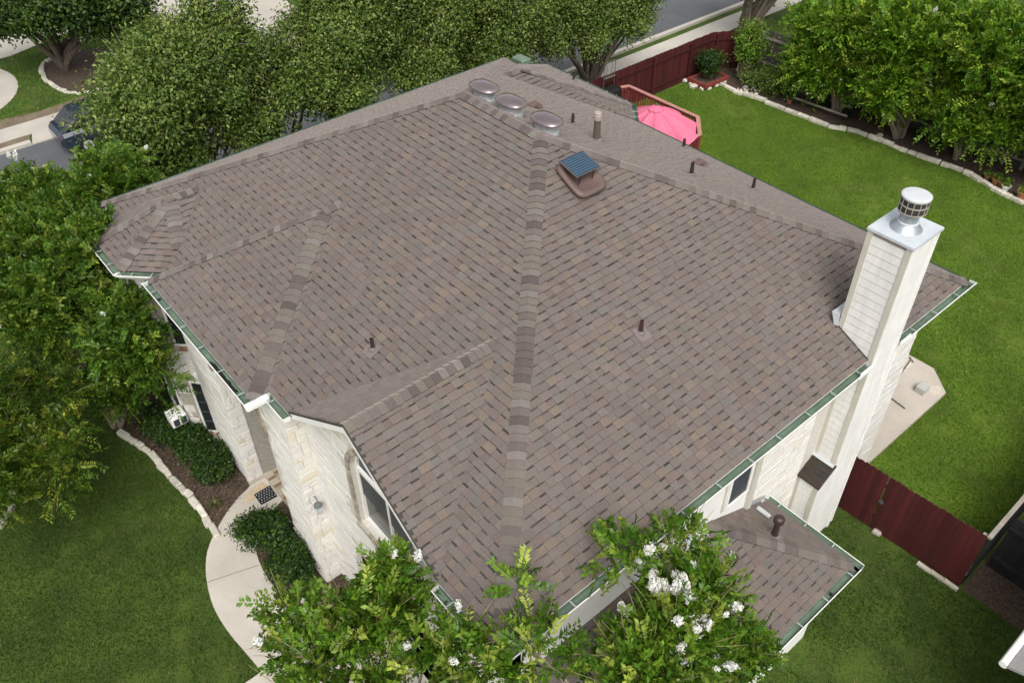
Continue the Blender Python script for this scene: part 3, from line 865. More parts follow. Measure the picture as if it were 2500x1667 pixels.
# rake boards of the front gable
for s in (1, -1):
    rk = MB()
    pts = [(GY, E_ + GZ), (GY + s * GW, E_)]
    for off, x0, x1, dz0, dz1 in ((0, GX - 0.012, GX + 0.02, -0.03, -0.16), (1, GX + 0.02, GX + 0.34, -0.07, -0.09)):
        v = []
        for x in (x0, x1):
            for (y, z) in pts:
                v += [(x, y, z + dz0), (x, y, z + dz1)]
        rk.add(v, [(0, 1, 3, 2), (4, 6, 7, 5), (0, 2, 6, 4), (1, 5, 7, 3), (0, 4, 5, 1), (2, 3, 7, 6)])
    rk.build('rake_board', M['white'], house)
    dk = MB()
    v = []
    for x in (GX - 0.018, GX + 0.05):
        for (y, z) in pts: v += [(x, y, z + 0.012), (x, y, z - 0.028)]
    dk.add(v, [(0, 1, 3, 2), (4, 6, 7, 5), (0, 2, 6, 4), (1, 5, 7, 3), (0, 4, 5, 1), (2, 3, 7, 6)])
    dk.build('rake_edge', M['deckdark'], house)

# --- walls
WG, WX = 0.38, 11.9          # gable wall plane, back wall plane
def wall_prism(name, poly, axis, c0, c1, mat):
    """polygon in (horizontal, z) extruded along axis"""
    mb = MB()
    n = len(poly)
    if axis == 'x':
        v = [(c0, p[0], p[1]) for p in poly] + [(c1, p[0], p[1]) for p in poly]
    else:
        v = [(p[0], c0, p[1]) for p in poly] + [(p[0], c1, p[1]) for p in poly]
    f = [tuple(range(n)), tuple(range(2 * n - 1, n - 1, -1))] + [(i, n + i, n + (i + 1) % n, (i + 1) % n) for i in range(n)]
    mb.add(v, f)
    o = mb.build(name, M[mat], house)
    bm = bmesh.new(); bm.from_mesh(o.data); bmesh.ops.recalc_face_normals(bm, faces=bm.faces); bm.to_mesh(o.data); bm.free()
    return o
TOPW = E_ - 0.2
# window opening in the gable wall (arched): left jamb at y=4.29, sill z=3.95
WY0, WY1, WZ0, WZS = 2.71, 4.55, 3.60, 5.05
arc = [((WY0 + WY1) / 2 + (WY1 - WY0) / 2 * math.cos(t), WZS + (WY1 - WY0) / 2 * math.sin(t)) for t in np.linspace(0, math.pi, 15)]
gpoly_top = E_ + GZ - 0.12
def gline(y): return E_ + GZ - 0.1 - MG * abs(y - GY)
ARCH = (7.35, 9.757, 3.9)        # entry arch: y0, y1, spring height
wall_prism('gable_wall', [(0.4, 0), (0.4, TOPW), (GY - GW + 0.35, TOPW), (GY - GW + 0.35, gline(GY - GW + 0.35)), (WY0, gline(WY0)), (WY0, 0)], 'x', WG, WG + 0.3, 'mortarlight')
wall_prism('gable_wall', [(WY1, 0), (WY1, gline(WY1)), (GY + GW - 0.15, gline(GY + GW - 0.15)), (GY + GW - 0.15, TOPW), (6.2, TOPW), (6.2, 0)], 'x', WG, WG + 0.3, 'mortarlight')
wall_prism('gable_wall', [(WY0, 0), (WY0, WZ0), (WY1, WZ0), (WY1, 0)], 'x', WG, WG + 0.3, 'mortarlight')
wall_prism('gable_wall', [(WY1, gline(WY1)), (WY1, WZS)] + arc[1:-1] + [(WY0, WZS), (WY0, gline(WY0)), (GY, gline(GY))], 'x', WG, WG + 0.3, 'mortarlight')
a0, a1, az = ARCH
ra = (a1 - a0) / 2
arch_pts = [((a0 + a1) / 2 + ra * math.cos(t), az + ra * math.sin(t)) for t in np.linspace(0, math.pi, 17)]
wall_prism('entry_wall', [(6.2, 0), (6.2, TOPW), (a0, TOPW), (a0, 0)], 'x', 0.0, 0.34, 'mortarlight')
wall_prism('entry_wall', [(a0, TOPW), (a1, TOPW)] + arch_pts, 'x', 0.0, 0.34, 'mortarlight')
wall_prism('wing_wall', [(a1, 0), (a1, TOPW), (11.35, TOPW), (11.35, 0)], 'x', 0.0, 0.34, 'mortarlight')
RW = 1.40
tw = RW * math.tan(math.pi / 8)
bw = [(BX - tw, BY - RW), (BX - RW, BY - tw), (BX - RW, BY + tw), (BX - tw, BY + RW)]
mbw = MB()
mbw.prism([(0.6, BY - RW)] + bw + [(0.6, BY + RW)], 0.0, TOPW)
mbw.build('bay_wall', M['mortar'], house)
mbw = MB()
mbw.box(0.34, 0.36, 11.0, 14.3, 0, TOPW)
mbw.box(0.34, WX, 14.1, 14.3, 0, TOPW)
mbw.box(WX - 0.2, WX, 0.4, 14.1, 0, TOPW)
mbw.box(2.4, 2.5, 6.2, 9.9, 0, TOPW)
mbw.box(0.68, 2.4, 6.5, 6.6, 0, TOPW)
mbw.build('plain_wall', M['mortar'], house)
XS = 6.42                     # smooth siding left of this, stone veneer right of it on the right wall
mbw = MB()
mbw.box(WG, XS, WALLR, WALLR + 0.2, 0, TOPW)
mbw.build('siding_wall', M['white'], house)
mbw = MB()
mbw.box(XS, WX, WALLR + 0.0, WALLR + 0.2, 0, TOPW)
mbw.build('side_stone_wall', M['mortarlight'], house)
mbw = MB()
mbw.box(0.5, 6.85, -1.35, -1.2, 0, ZL - 0.1)
mbw.box(6.7, 6.85, -1.2, WALLR, 0, ZL - 0.1)
mbw.box(0.5, 0.65, -1.2, WALLR, 0, ZL - 0.1)
mbw.build('low_wall', M['white'], house)
mbw = MB()
mbw.box(0.42, LCX - 0.01, LCY + 0.01, WALLR, ZL - 0.14, ZL - 0.12)
mbw.box(0.42, LCX - 0.02, LCY + 0.0, LCY + 0.02, ZL - 0.2, ZL - 0.03)
mbw.box(LCX - 0.02, LCX, LCY, WALLR, ZL - 0.2, ZL - 0.03)
mbw.build('low_soffit', M['white'], house)
mbw = MB()
mbw.box(-0.05, 0.5, 9.757 - 0.01, 9.9, 0, 0.16)
mbw.build('wall_footing', M['concrete'], house)

mbw = MB(); mbw.box(0.002, WG - 0.002, 6.197, 6.21, 0, TOPW - 0.01); mbw.build('joint_backing', M['mortar'], house)
mbw = MB(); mbw.box(0.002, 0.338, a1 - 0.003, a1 + 0.01, 0.16, az + 0.3); mbw.build('joint_backing', M['mortar'], house)
def stones(org, ud, nrm, width, height, skip=None, seed=0, zmin=0.0, white=0.0, th=0.015, hs=(0.12, 0.16, 0.20, 0.26), ls=(0.22, 0.68), top=None):
    """coursed limestone: each block a chamfered piece standing proud of the mortar"""
    org, ud, nrm = np.array(org, float), np.array(ud, float), np.array(nrm, float)
    zz = np.array([0, 0, 1.0])
    r = random.Random(seed)
    z = zmin
    while z < height - 0.05:
        h = min(r.choice(hs), height - z)
        s = 0.0
        off = r.uniform(0, 0.2)
        while s < width - 0.02:
            l = r.uniform(*ls) * (0.75 if h < 0.13 else 1.0)
            if s == 0: l *= r.uniform(0.5, 1)
            if width - s - l < 0.12: l = width - s
            l = min(l, width - s)
            sub = [(z, h)] if not (h > 0.2 and r.random() < 0.35) else [(z, h * 0.45), (z + h * 0.45, h * 0.55)]
            for (za, ha) in sub:
                cs_, cz = s + l / 2, za + ha / 2
                ok = not (skip and skip(cs_, cz, l / 2, ha / 2))
                if ok and top and cz + ha / 2 > min(top(s), top(s + l)) - 0.10: ok = False
                if not ok: continue
                g = 0.005
                j = lambda: r.uniform(-0.006, 0.006)
                x0, x1, y0, y1 = s + g, s + l - g, za + g, za + ha - g
                if x1 - x0 < 0.03 or y1 - y0 < 0.03: continue
                t = th * r.uniform(0.7, 1.25)
                ch = 0.014
                base = [(x0 + j(), y0 + j()), (x1 + j(), y0 + j()), (x1 + j(), y1 + j()), (x0 + j(), y1 + j())]
                ins = [(x0 + ch, y0 + ch), (x1 - ch, y0 + ch), (x1 - ch, y1 - ch), (x0 + ch, y1 - ch)]
                v = [org + ud * a + zz * b - nrm * 0.005 for a, b in base] + [org + ud * a + zz * b + nrm * (t * 0.7) for a, b in base] + [org + ud * (a + j() * 0.5) + zz * (b + j() * 0.5) + nrm * (t + j() * 0.6) for a, b in ins]
                f = [(8, 9, 10, 11)] + [(4 + k, 4 + (k + 1) % 4, 8 + (k + 1) % 4, 8 + k) for k in range(4)] + [(k, (k + 1) % 4, 4 + (k + 1) % 4, 4 + k) for k in range(4)]
                if np.dot(np.cross(ud, zz), nrm) < 0: f = [q[::-1] for q in f]
                b = r.uniform(0.70, 0.78) + white * 0.5
                c = (b, b * r.uniform(0.955, 0.985), b * r.uniform(0.87, 0.94)) if r.random() < 0.965 else (b * 0.95, b * 0.86, b * 0.71)
                c = tuple(min(0.82, x) for x in c)
                facing = float((CAM - (org + ud * cs_ + zz * cz)) @ nrm)
                PIECES['stone'].append((pix_area(v[8:12]) if facing > 0 else 0, v, f, [c] * 9, 'stone'))
            s += l
        z += h

def in_rect(y0, y1, z0, z1, org=0.0, sgn=1):
    def fn(s, z, hl, hh):
        y = org + sgn * s
        return (y + hl > y0) and (y - hl < y1) and (z + hh > z0) and (z - hh < z1)
    return fn
def skip_gable(s, z, hl, hh):
    y = 6.2 - s
    if WY0 - 0.16 < y + hl and y - hl < WY1 + 0.16 and z + hh > WZ0 - 0.14:
        if z < WZS: return True
        if math.hypot(y - (WY0 + WY1) / 2, z - WZS) < (WY1 - WY0) / 2 + 0.16 + hl * 0.5: return True
    if y < 5.1 and z - hh < 2.35 and y > 0.9: return True
    return False
stones((WG, 6.2, 0), (0, -1, 0), (-1, 0, 0), 5.8, gpoly_top, skip=skip_gable, seed=3, white=0.10, th=0.009, top=lambda s: (gline(6.2 - s) if abs(6.2 - s - GY) < GW else TOPW))
stones((0.0, 6.2, 0), (1, 0, 0), (0, -1, 0), WG, TOPW, seed=5, ls=(0.14, 0.34))
def skip_entry(s, z, hl, hh):
    y = 9.757 - s
    if y < a0 - 0.1: return False
    if z < az: return y - hl < a1 and y + hl > a0
    return math.hypot(y - (a0 + a1) / 2, z - az) < ra + 0.10 + hl * 0.6
stones((0.0, 9.757, 0), (0, -1, 0), (-1, 0, 0), 9.757 - 6.2, TOPW, skip=skip_entry, seed=6, white=0.10, th=0.009)
stones((0.0, a1, 0.16), (1, 0, 0), (0, -1, 0), 0.34, az + 0.3, seed=8, ls=(0.14, 0.3))
stones((0.0, 11.35, 0), (0, -1, 0), (-1, 0, 0), 11.35 - a1, TOPW, seed=9, white=0.08)
# bay: near diagonal face and front face
dv = np.array([bw[0][0] - bw[1][0], bw[0][1] - bw[1][1], 0.0]); DL = np.linalg.norm(dv); dv /= DL
dn = np.array([-0.7071, -0.7071, 0])
DW = (0.36, 0.98)             # window span along the diagonal face
def skip_diag(s, z, hl, hh):
    return (s + hl > DW[0] - 0.03 and s - hl < DW[1] + 0.06) and ((0.45 < z + hh and z - hh < 2.32) or (3.32 < z + hh and z - hh < 4.95))
stones((*bw[1], 0), dv, dn, DL, TOPW, skip=skip_diag, seed=10, ls=(0.2, 0.5))
stones((*bw[2], 0), (0, -1, 0), (-1, 0, 0), 2 * tw, TOPW, skip=lambda s, z, hl, hh: 0.2 < s < 0.98 and (0.5 < z < 2.3 or 3.3 < z < 4.9), seed=11, white=0.05)
stones((XS + 0.06, WALLR, 0), (1, 0, 0), (0, -1, 0), 8.25 - XS - 0.06, TOPW, seed=12, white=0.10, th=0.010)
stones((9.63, WALLR, 0), (1, 0, 0), (0, -1, 0), WX - 9.63, TOPW, seed=13, white=0.04)

# --- windows
def window(org, ud, nrm, w, h, glass='glass', cols=2, rows=1, fr=0.05, depth=0.10, name='window', munt='white', mt=0.02, rails=()):
    """frame and panes of a rectangular window; org is the lower left corner on the wall face"""
    org, ud, nrm = np.array(org, float), np.array(ud, float), np.array(nrm, float)
    zz = np.array([0, 0, 1.0])
    def bx(mb, s0, s1, z0, z1, d0, d1):
        v = [org + ud * s + zz * z + nrm * d for d in (d0, d1) for (s, z) in ((s0, z0), (s1, z0), (s1, z1), (s0, z1))]
        mb.add(v, [(0, 1, 2, 3), (7, 6, 5, 4), (0, 4, 5, 1), (1, 5, 6, 2), (2, 6, 7, 3), (3, 7, 4, 0)])
    f = MB()
    bx(f, 0, fr, 0, h, -0.02, 0.03); bx(f, w - fr, w, 0, h, -0.02, 0.03)
    bx(f, fr, w - fr, 0, fr, -0.02, 0.03); bx(f, fr, w - fr, h - fr, h, -0.02, 0.03)
    o = f.build(name, M['white'], house)
    pw, ph = (w - 2 * fr) / cols, (h - 2 * fr) / rows
    for i in range(cols):
        for j in range(rows):
            p = MB()
            bx(p, fr + i * pw + 0.002, fr + (i + 1) * pw - 0.002, fr + j * ph + 0.002, fr + (j + 1) * ph - 0.002, 0.003, 0.008)
            p.build('pane', M[glass], o)
    for i in range(1, cols):
        q = MB(); bx(q, fr + i * pw - mt / 2, fr + i * pw + mt / 2, fr, h - fr, 0.0085, 0.016); q.build('muntin', M[munt], o)
    for j in range(1, rows):
        q = MB(); bx(q, fr, w - fr, fr + j * ph - mt / 2, fr + j * ph + mt / 2, 0.009, 0.0155); q.build('muntin', M[munt], o)
    return o

# big arched window of the gable wall, set back from the wall face
gw = MB()
xw = WG + 0.12
mid = (WY0 + WY1) / 2
def ybox(mb, y0, y1, z0, z1, x0, x1): mb.box(x0, x1, y0, y1, z0, z1)
ybox(gw, WY0, WY0 + 0.045, WZ0, WZS, xw - 0.02, xw + 0.06)
ybox(gw, WY1 - 0.045, WY1, WZ0, WZS, xw - 0.02, xw + 0.06)
ybox(gw, WY0 + 0.045, WY1 - 0.045, WZ0, WZ0 + 0.045, xw - 0.02, xw + 0.06)
ybox(gw, WY0 + 0.045, WY1 - 0.045, WZS - 0.03, WZS + 0.05, xw - 0.02, xw + 0.06)
ro, ri = (WY1 - WY0) / 2, (WY1 - WY0) / 2 - 0.045
for k in range(14):
    t0, t1 = math.pi * k / 14, math.pi * (k + 1) / 14
    q = [(mid + ro * math.cos(t0), WZS + ro * math.sin(t0)), (mid + ro * math.cos(t1), WZS + ro * math.sin(t1)), (mid + ri * math.cos(t1), WZS + ri * math.sin(t1)), (mid + ri * math.cos(t0), WZS + ri * math.sin(t0))]
    v = [(xw - 0.02, y, z) for y, z in q] + [(xw + 0.06, y, z) for y, z in q]
    gw.add(v, [(0, 3, 2, 1), (4, 5, 6, 7), (0, 1, 5, 4), (3, 7, 6, 2)])
gwo = gw.build('arched_window', M['white'], house)
zm = (WZ0 + WZS) / 2 + 0.02
for (y0, y1) in ((WY0 + 0.045, mid - 0.02), (mid + 0.02, WY1 - 0.045)):
    q = MB(); ybox(q, y0, y1, WZ0 + 0.045, zm, xw + 0.035, xw + 0.05); q.build('pane', M['glass2'], gwo)
    q = MB(); ybox(q, y0, y1, zm, WZS - 0.03, xw + 0.008, xw + 0.025); q.build('pane', M['glass'], gwo)
q = MB(); ybox(q, mid - 0.022, mid + 0.022, WZ0 + 0.045, WZS - 0.03, xw - 0.012, xw + 0.055); q.build('mullion', M['white'], gwo)
q = MB(); q.add([(xw + 0.03, mid + ri * math.cos(t), WZS + 0.04 + (ri - 0.02) * math.sin(t)) for t in np.linspace(0, math.pi, 15)], [tuple(range(14, -1, -1))]); q.build('fanlight_pane', M['glass'], gwo)
for t in (math.pi / 2,):
    q = MB(); q.box(xw + 0.005, xw + 0.03, mid - 0.012, mid + 0.012, WZS + 0.05, WZS + ri); q.build('muntin', M['white'], gwo)
# brick surround of the arched window: sill bricks, left jamb bricks, arch bricks
BRC = [(0.36, 0.31, 0.25), (0.42, 0.37, 0.30), (0.30, 0.24, 0.19), (0.47, 0.43, 0.36)]
def brick(verts, c, par):
    mb = MB()
    mb.add(verts, [(0, 1, 2, 3), (7, 6, 5, 4), (0, 4, 5, 1), (1, 5, 6, 2), (2, 6, 7, 3), (3, 7, 4, 0)], c)
    return mb.build('brick', M['brick'], par, tint=True)
sur = MB(); sur.box(WG + 0.005, WG + 0.2, WY0 - 0.02, WY1 + 0.1, WZ0 - 0.12, WZ0 - 0.02)
suro = sur.build('window_surround', M['mortar'], house)
n = 20
for k in range(n):
    y0 = WY0 - 0.05 + (WY1 - WY0 + 0.16) * k / n; y1 = WY0 - 0.05 + (WY1 - WY0 + 0.16) * (k + 1) / n - 0.008
    v = [(x, y, z) for x, zo in ((WG - 0.05, -0.035), (WG + 0.14, 0.0)) for (y, z) in ((y0, WZ0 - 0.115 + zo), (y1, WZ0 - 0.115 + zo), (y1, WZ0 - 0.01 + zo), (y0, WZ0 - 0.01 + zo))]
    brick(v, random.choice(BRC), suro)
n = 22
for k in range(n):
    z0 = WZ0 + (WZS - WZ0) * k / n; z1 = WZ0 + (WZS - WZ0) * (k + 1) / n - 0.008
    v = [(x, y, z) for x in (WG - 0.04, WG + 0.14) for (y, z) in ((WY1 + 0.001, z0), (WY1 + 0.105, z0), (WY1 + 0.105, z1), (WY1 + 0.001, z1))]
    brick(v, random.choice(BRC), suro)
for k in range(24):
    t0 = math.pi * 0.0 + math.pi * k / 24; t1 = math.pi * (k + 1) / 24 - 0.012
    pp = [(mid - ra_ * math.cos(t), WZS + ra_ * math.sin(t)) for t, ra_ in ((t0, ro + 0.002), (t0, ro + 0.105), (t1, ro + 0.105), (t1, ro + 0.002))]
    if min(gline(y) - z for y, z in pp) < 0.03: continue
    brick([(x, y, z) for x in (WG - 0.04, WG + 0.14) for (y, z) in pp], random.choice(BRC), suro)

wb1 = window(np.array([*bw[1], 0.5]) + dv * DW[0], dv, dn, DW[1] - DW[0], 1.76, 'glass2', 2, 5, 0.045, 0.09, munt='muntin', mt=0.012)
wb2 = window(np.array([*bw[1], 3.42]) + dv * DW[0], dv, dn, DW[1] - DW[0], 1.4, 'glass2', 2, 3, 0.045, 0.09, munt='muntin', mt=0.012)
window((bw[2][0], bw[2][1] - 0.22, 0.55), (0, -1, 0), (-1, 0, 0), 0.74, 1.7, 'glass2', 2, 4, 0.045, 0.06, munt='muntin', mt=0.012)
window((bw[2][0], bw[2][1] - 0.22, 3.4), (0, -1, 0), (-1, 0, 0), 0.74, 1.4, 'glass2', 2, 3, 0.045, 0.06, munt='muntin', mt=0.012)
# keystone and sill bricks of the bay windows
ks = MB()
c0 = np.array([*bw[1], 0.0]) + dv * (DW[0] + DW[1]) / 2
v = [c0 + dv * s + np.array([0, 0, z]) + dn * d for d in (0.0, 0.07) for s, z in ((-0.075, 2.24), (0.075, 2.24), (0.115, 2.56), (-0.115, 2.56))]
ks.add(v, [(0, 3, 2, 1), (4, 5, 6, 7), (0, 1, 5, 4), (1, 2, 6, 5), (2, 3, 7, 6), (3, 0, 4, 7)])
ks.build('keystone', M['white'], house)
sill = MB(); 
for zz_ in (0.42, 3.32):
    v = [c0 + dv * s + np.array([0, 0, z]) + dn * d for d in (-0.02, 0.02) for s, z in ((-0.36, zz_), (0.36, zz_), (0.36, zz_ + 0.08), (-0.36, zz_ + 0.08))]
    sill.add(v, [(0, 3, 2, 1), (4, 5, 6, 7), (0, 1, 5, 4), (1, 2, 6, 5), (2, 3, 7, 6), (3, 0, 4, 7)])
sillo = sill.build('window_sill', M['mortar'], house)
for zz_ in (0.42, 3.32):
    for k in range(9):
        s0 = -0.36 + 0.72 * k / 9; s1 = s0 + 0.072
        v = [c0 + dv * s + np.array([0, 0, z - (0.02 if d > 0.03 else 0)]) + dn * d for d in (-0.03, 0.07) for s, z in ((s0, zz_ + 0.005), (s1, zz_ + 0.005), (s1, zz_ + 0.085), (s0, zz_ + 0.085))]
        brick(v, random.choice([(0.46, 0.40, 0.31), (0.52, 0.46, 0.36), (0.30, 0.15, 0.10)]), sillo)
# windows of the right wall and its trim
window((5.60, WALLR, 3.58), (1, 0, 0), (0, -1, 0), 0.70, 1.40, 'glass', 1, 1, 0.07, 0.06)
window((3.35, WALLR, 3.3), (1, 0, 0), (0, -1, 0), 0.75, 1.6, 'glass', 1, 1, 0.07, 0.06)
tr = MB()
tr.box(6.32, 6.46, WALLR - 0.075, WALLR + 0.02, 2.9, TOPW)
tr.box(5.50, 5.56, WALLR - 0.02, WALLR + 0.02, 3.6, TOPW)
tr.build('wall_trim', M['cornerboard'], house)
fl = MB()
fl.add([(4.35, WALLR - 0.012, 3.40 + PM * 0), (5.02, WALLR - 0.012, 3.66), (5.02, WALLR - 0.012, 3.76), (4.35, WALLR - 0.012, 3.72),
        (4.35, WALLR - 0.16, 3.64 - 0.10), (5.02, WALLR - 0.16, 3.64 - 0.08)], [(4, 5, 1, 0), (4, 5, 2, 3), (0, 1, 2, 3)])
fl.build('wall_flashing', M['galv'], house)
fl = MB()
fl.add([(6.46, WALLR - 0.02, 2.95), (7.05, WALLR - 0.02, 2.70), (7.05, WALLR - 0.02, 2.84), (6.46, WALLR - 0.02, 3.12), (6.46, WALLR - 0.10, 2.95), (7.05, WALLR - 0.10, 2.69)], [(0, 1, 2, 3), (4, 5, 1, 0)])
fl.build('wall_flashing', M['galv'], house)
kk = MB(); kk.bevbox((6.62, 0.12, 2.93), (0.10, 0.30, 0.05), 0.015); kk.build('kickout_flashing', M['galv'], house)
# entry: jamb, porch floor of bricks, step, door
j = MB()
j.box(0.34, 0.85, a1 + 0.005, a1 + 0.3, 0.16, TOPW)
j.build('porch_jamb', M['graystone'], house)
pf = MB(); pf.box(0.34, 2.4, 6.6, a1 + 0.3, 0.0, 0.15); pfo = pf.build('porch_floor', M['mortar'], house)
for i in range(6):
    for k in range(26):
        y0 = a1 - 0.02 - k * 0.094
        v = [(x, y, z) for z in (0.146, 0.172) for x, y in ((0.35 + i * 0.2, y0 - 0.086), (0.35 + i * 0.2 + 0.192, y0 - 0.086), (0.35 + i * 0.2 + 0.192, y0), (0.35 + i * 0.2, y0))]
        mb = MB(); mb.add(v, [(0, 3, 2, 1), (4, 5, 6, 7), (0, 1, 5, 4), (1, 2, 6, 5), (2, 3, 7, 6), (3, 0, 4, 7)], random.choice([(0.42, 0.37, 0.28), (0.47, 0.42, 0.33), (0.36, 0.30, 0.22), (0.24, 0.16, 0.10)]))
        mb.build('brick', M['brick'], pfo, tint=True)
# voussoirs round the entry arch
for k in range(30):
    t0 = math.pi * k / 30; t1 = math.pi * (k + 1) / 30 - 0.012
    pp = [((a0 + a1) / 2 + q * math.cos(t), az + q * math.sin(t)) for t, q in ((t0, ra - 0.015), (t0, ra + 0.11), (t1, ra + 0.11), (t1, ra - 0.015))]
    v = [(x, y, z) for x in (-0.05, 0.335) for (y, z) in pp]
    brick(v, random.choice([(0.34, 0.29, 0.22), (0.38, 0.33, 0.26), (0.28, 0.21, 0.16)]), suro)
dj = MB(); dj.box(0.6, 0.72, 6.9, 7.02, 0.17, 4.6); dj.build('porch_column', M['white'], house)
# garage door in the gable wall
gd = MB()
gd.box(WG - 0.01, WG + 0.05, 0.95, 5.05, 2.18, 2.32)
gd.box(WG - 0.01, WG + 0.05, 4.92, 5.05, 0.0, 2.18)
gd.box(WG - 0.01, WG + 0.05, 0.95, 1.08, 0.0, 2.18)
gdo = gd.build('garage_door', M['cornerboard'], house)
for k in range(4):
    p = MB(); p.bevbox((WG + 0.02, 3.0, 0.31 + k * 0.535), (0.04, 3.82, 0.52), 0.012); p.build('door_panel', M['white'], gdo)
# wall lantern on the pier beside the gable
ln_ = MB()
lc = np.array([0.19, 6.05, 2.55])
ln_.lathe([(0.02, 0.30), (0.075, 0.24), (0.10, 0.20), (0.02, 0.19)], 6, lc)
ln_.lathe([(0.06, -0.02), (0.05, -0.03), (0.02, -0.06)], 6, lc)
ln_.tube([lc + np.array([0, 0.0, 0.30]), lc + np.array([0, 0.0, 0.40]), lc + np.array([0, 0.06, 0.42]), lc + np.array([0, 0.13, 0.34])], 0.014, 6)
lo = ln_.build('wall_lantern', M['pewter'], house)
g2 = MB(); g2.lathe([(0.055, -0.02), (0.09, 0.19)], 6, lc); g2.build('lantern_glass', M['lampglass'], lo)
# small white glazed box under the bay's front window
wbx = MB(); wbx.bevbox((-0.66, 11.98, 1.12), (0.40, 0.42, 0.30), 0.02); wo_ = wbx.build('window_unit', M['white'], house)
for k in range(2):
    q = MB(); q.box(-0.81 + k * 0.18, -0.67 + k * 0.18, 11.762, 11.772, 1.01, 1.22); q.build('pane', M['glass'], wo_)

# --- chimney
CX0, CX1, CY0, CY1, CZ = 8.72, 9.629, -0.0916, 0.727, 5.731 + 2.56
ch = MB(); ch.box(CX0 + 0.03, CX1 - 0.03, CY0 + 0.03, CY1 - 0.03, 0.0, CZ - 0.01)
ch.box(8.33, CX0 + 0.03, CY0 + 0.03, WALLR, 0.0, 2.50)
cho = ch.build('chimney', M['bandgrey'], house)
def lap_board(p, ud, nrm, L, z0, z1, par=None, mat='siding'):
    p, ud, nrm = np.array(p, float), np.array(ud, float), np.array(nrm, float)
    zz = np.array([0, 0, 1.0])
    v = []
    for s in (0, L):
        for (d, z) in ((0.0, z1), (0.010, z1), (0.016, z0), (0.0, z0)):
            v.append(p + ud * s + nrm * d + zz * z)
    f = [(0, 1, 5, 4), (1, 2, 6, 5), (2, 3, 7, 6), (0, 4, 7, 3), (0, 3, 2, 1), (4, 5, 6, 7)]
    if np.cross(ud, zz) @ nrm < 0: f = [q[::-1] for q in f]
    mb = MB(); mb.add(v, f)
    return mb.build('siding_board', M[mat], par or cho)
BD = 0.172
z = CZ - 0.13
while z > 2.75:                      # face towards -X, above the little shed roof
    top, bot = z, z - BD + 0.010
    # stops on the roof plane where it crosses it
    if bot > E_ + 0.05:
        lap_board((CX0 + 0.03, CY1 - 0.10, 0), (0, -1, 0), (-1, 0, 0), CY1 - CY0 - 0.20, bot, top)
    else:
        lap_board((CX0 + 0.03, WALLR, 0), (0, -1, 0), (-1, 0, 0), WALLR - CY0 - 0.10, bot, top)
    z -= BD
z = 2.5
while z > 0.1:
    lap_board((8.33, WALLR, 0), (0, -1, 0), (-1, 0, 0), WALLR - CY0 - 0.10, z - BD + 0.010, z)
    z -= BD
z = CZ - 0.13
while z > 0.12:                      # face towards -Y
    x0 = CX0 + 0.02 if z > 2.62 else 8.35
    lap_board((x0, CY0 + 0.03, 0), (1, 0, 0), (0, -1, 0), CX1 - 0.05 - x0, z - BD + 0.010, z)
    z -= BD
def cboard(x0, x1, y0, y1, z0, z1, mat='cornerboard'):
    mb = MB(); mb.box(x0, x1, y0, y1, z0, z1); mb.build('corner_board', M[mat], cho)
cboard(CX0 - 0.002, CX0 + 0.03, CY0 + 0.012, CY0 + 0.105, 2.78, CZ - 0.02)
cboard(CX0 - 0.002, CX0 + 0.03, CY1 - 0.10, CY1 + 0.0, E_ + PM * CY1 - 0.06, CZ - 0.02)
cboard(8.30, 8.33, CY0 + 0.012, CY0 + 0.105, 0.0, 2.52)
cboard(CX1 - 0.075, CX1 + 0.0, CY0 + 0.005, CY0 + 0.03, 0.0, CZ - 0.02, 'siding')
cboard(8.31, 8.345, WALLR - 0.06, WALLR, 0.0, 2.52)
cboard(CX0 - 0.002, CX0 + 0.03, WALLR - 0.07, WALLR - 0.0, 2.9, E_ - 0.2)
cf = MB()                            # cap flashing: flat metal top with turned-down edges
cf.box(CX0 - 0.02, CX1 + 0.02, CY0 - 0.02, CY1 + 0.02, CZ - 0.01, CZ + 0.012)
for (x0, x1, y0, y1) in ((CX0 - 0.022, CX0 - 0.012, CY0 - 0.02, CY1 + 0.02), (CX1 + 0.012, CX1 + 0.022, CY0 - 0.02, CY1 + 0.02), (CX0 - 0.012, CX1 + 0.012, CY0 - 0.022, CY0 - 0.012), (CX0 - 0.012, CX1 + 0.012, CY1 + 0.012, CY1 + 0.022)):
    cf.box(x0, x1, y0, y1, CZ - 0.04, CZ - 0.008)
cf.build('chimney_cap', M['chimcap'], cho)
fc = np.array([(CX0 + CX1) / 2, (CY0 + CY1) / 2, CZ + 0.012])
fl = MB(); fl.lathe([(0.27, 0.0), (0.255, 0.012), (0.165, 0.12), (0.16, 0.14), (0.155, 0.14), (0.15, 0.34), (0.148, 0.36)], 32, fc)
flo = fl.build('flue', M['flue'], cho, smooth=False)
q = MB(); q.lathe([(0.166, 0.115), (0.178, 0.12), (0.178, 0.14), (0.158, 0.148)], 32, fc); q.build('storm_collar', M['capwhite'], cho)
q = MB(); q.lathe([(0.222, 0.33), (0.222, 0.60), (0.20, 0.61)], 32, fc); q.build('spark_screen', M['mesh_dark'], cho)
q = MB()
for zz_ in (0.335, 0.465, 0.585): q.lathe([(0.224, zz_), (0.233, zz_), (0.233, zz_ + 0.022), (0.224, zz_ + 0.022)], 32, fc)
for k in range(14):
    t = 2 * math.pi * k / 14
    a = fc + np.array([0.229 * math.cos(t), 0.229 * math.sin(t), 0.34]); q.tube([a, a + np.array([0, 0, 0.26])], 0.008, 5)
q.build('screen_band', M['bandgrey'], cho)
q = MB(); q.lathe([(0.23, 0.60), (0.242, 0.605), (0.242, 0.632), (0.22, 0.645), (0.12, 0.655), (0.02, 0.658)], 40, fc); q.build('cap_lid', M['capwhite'], cho)
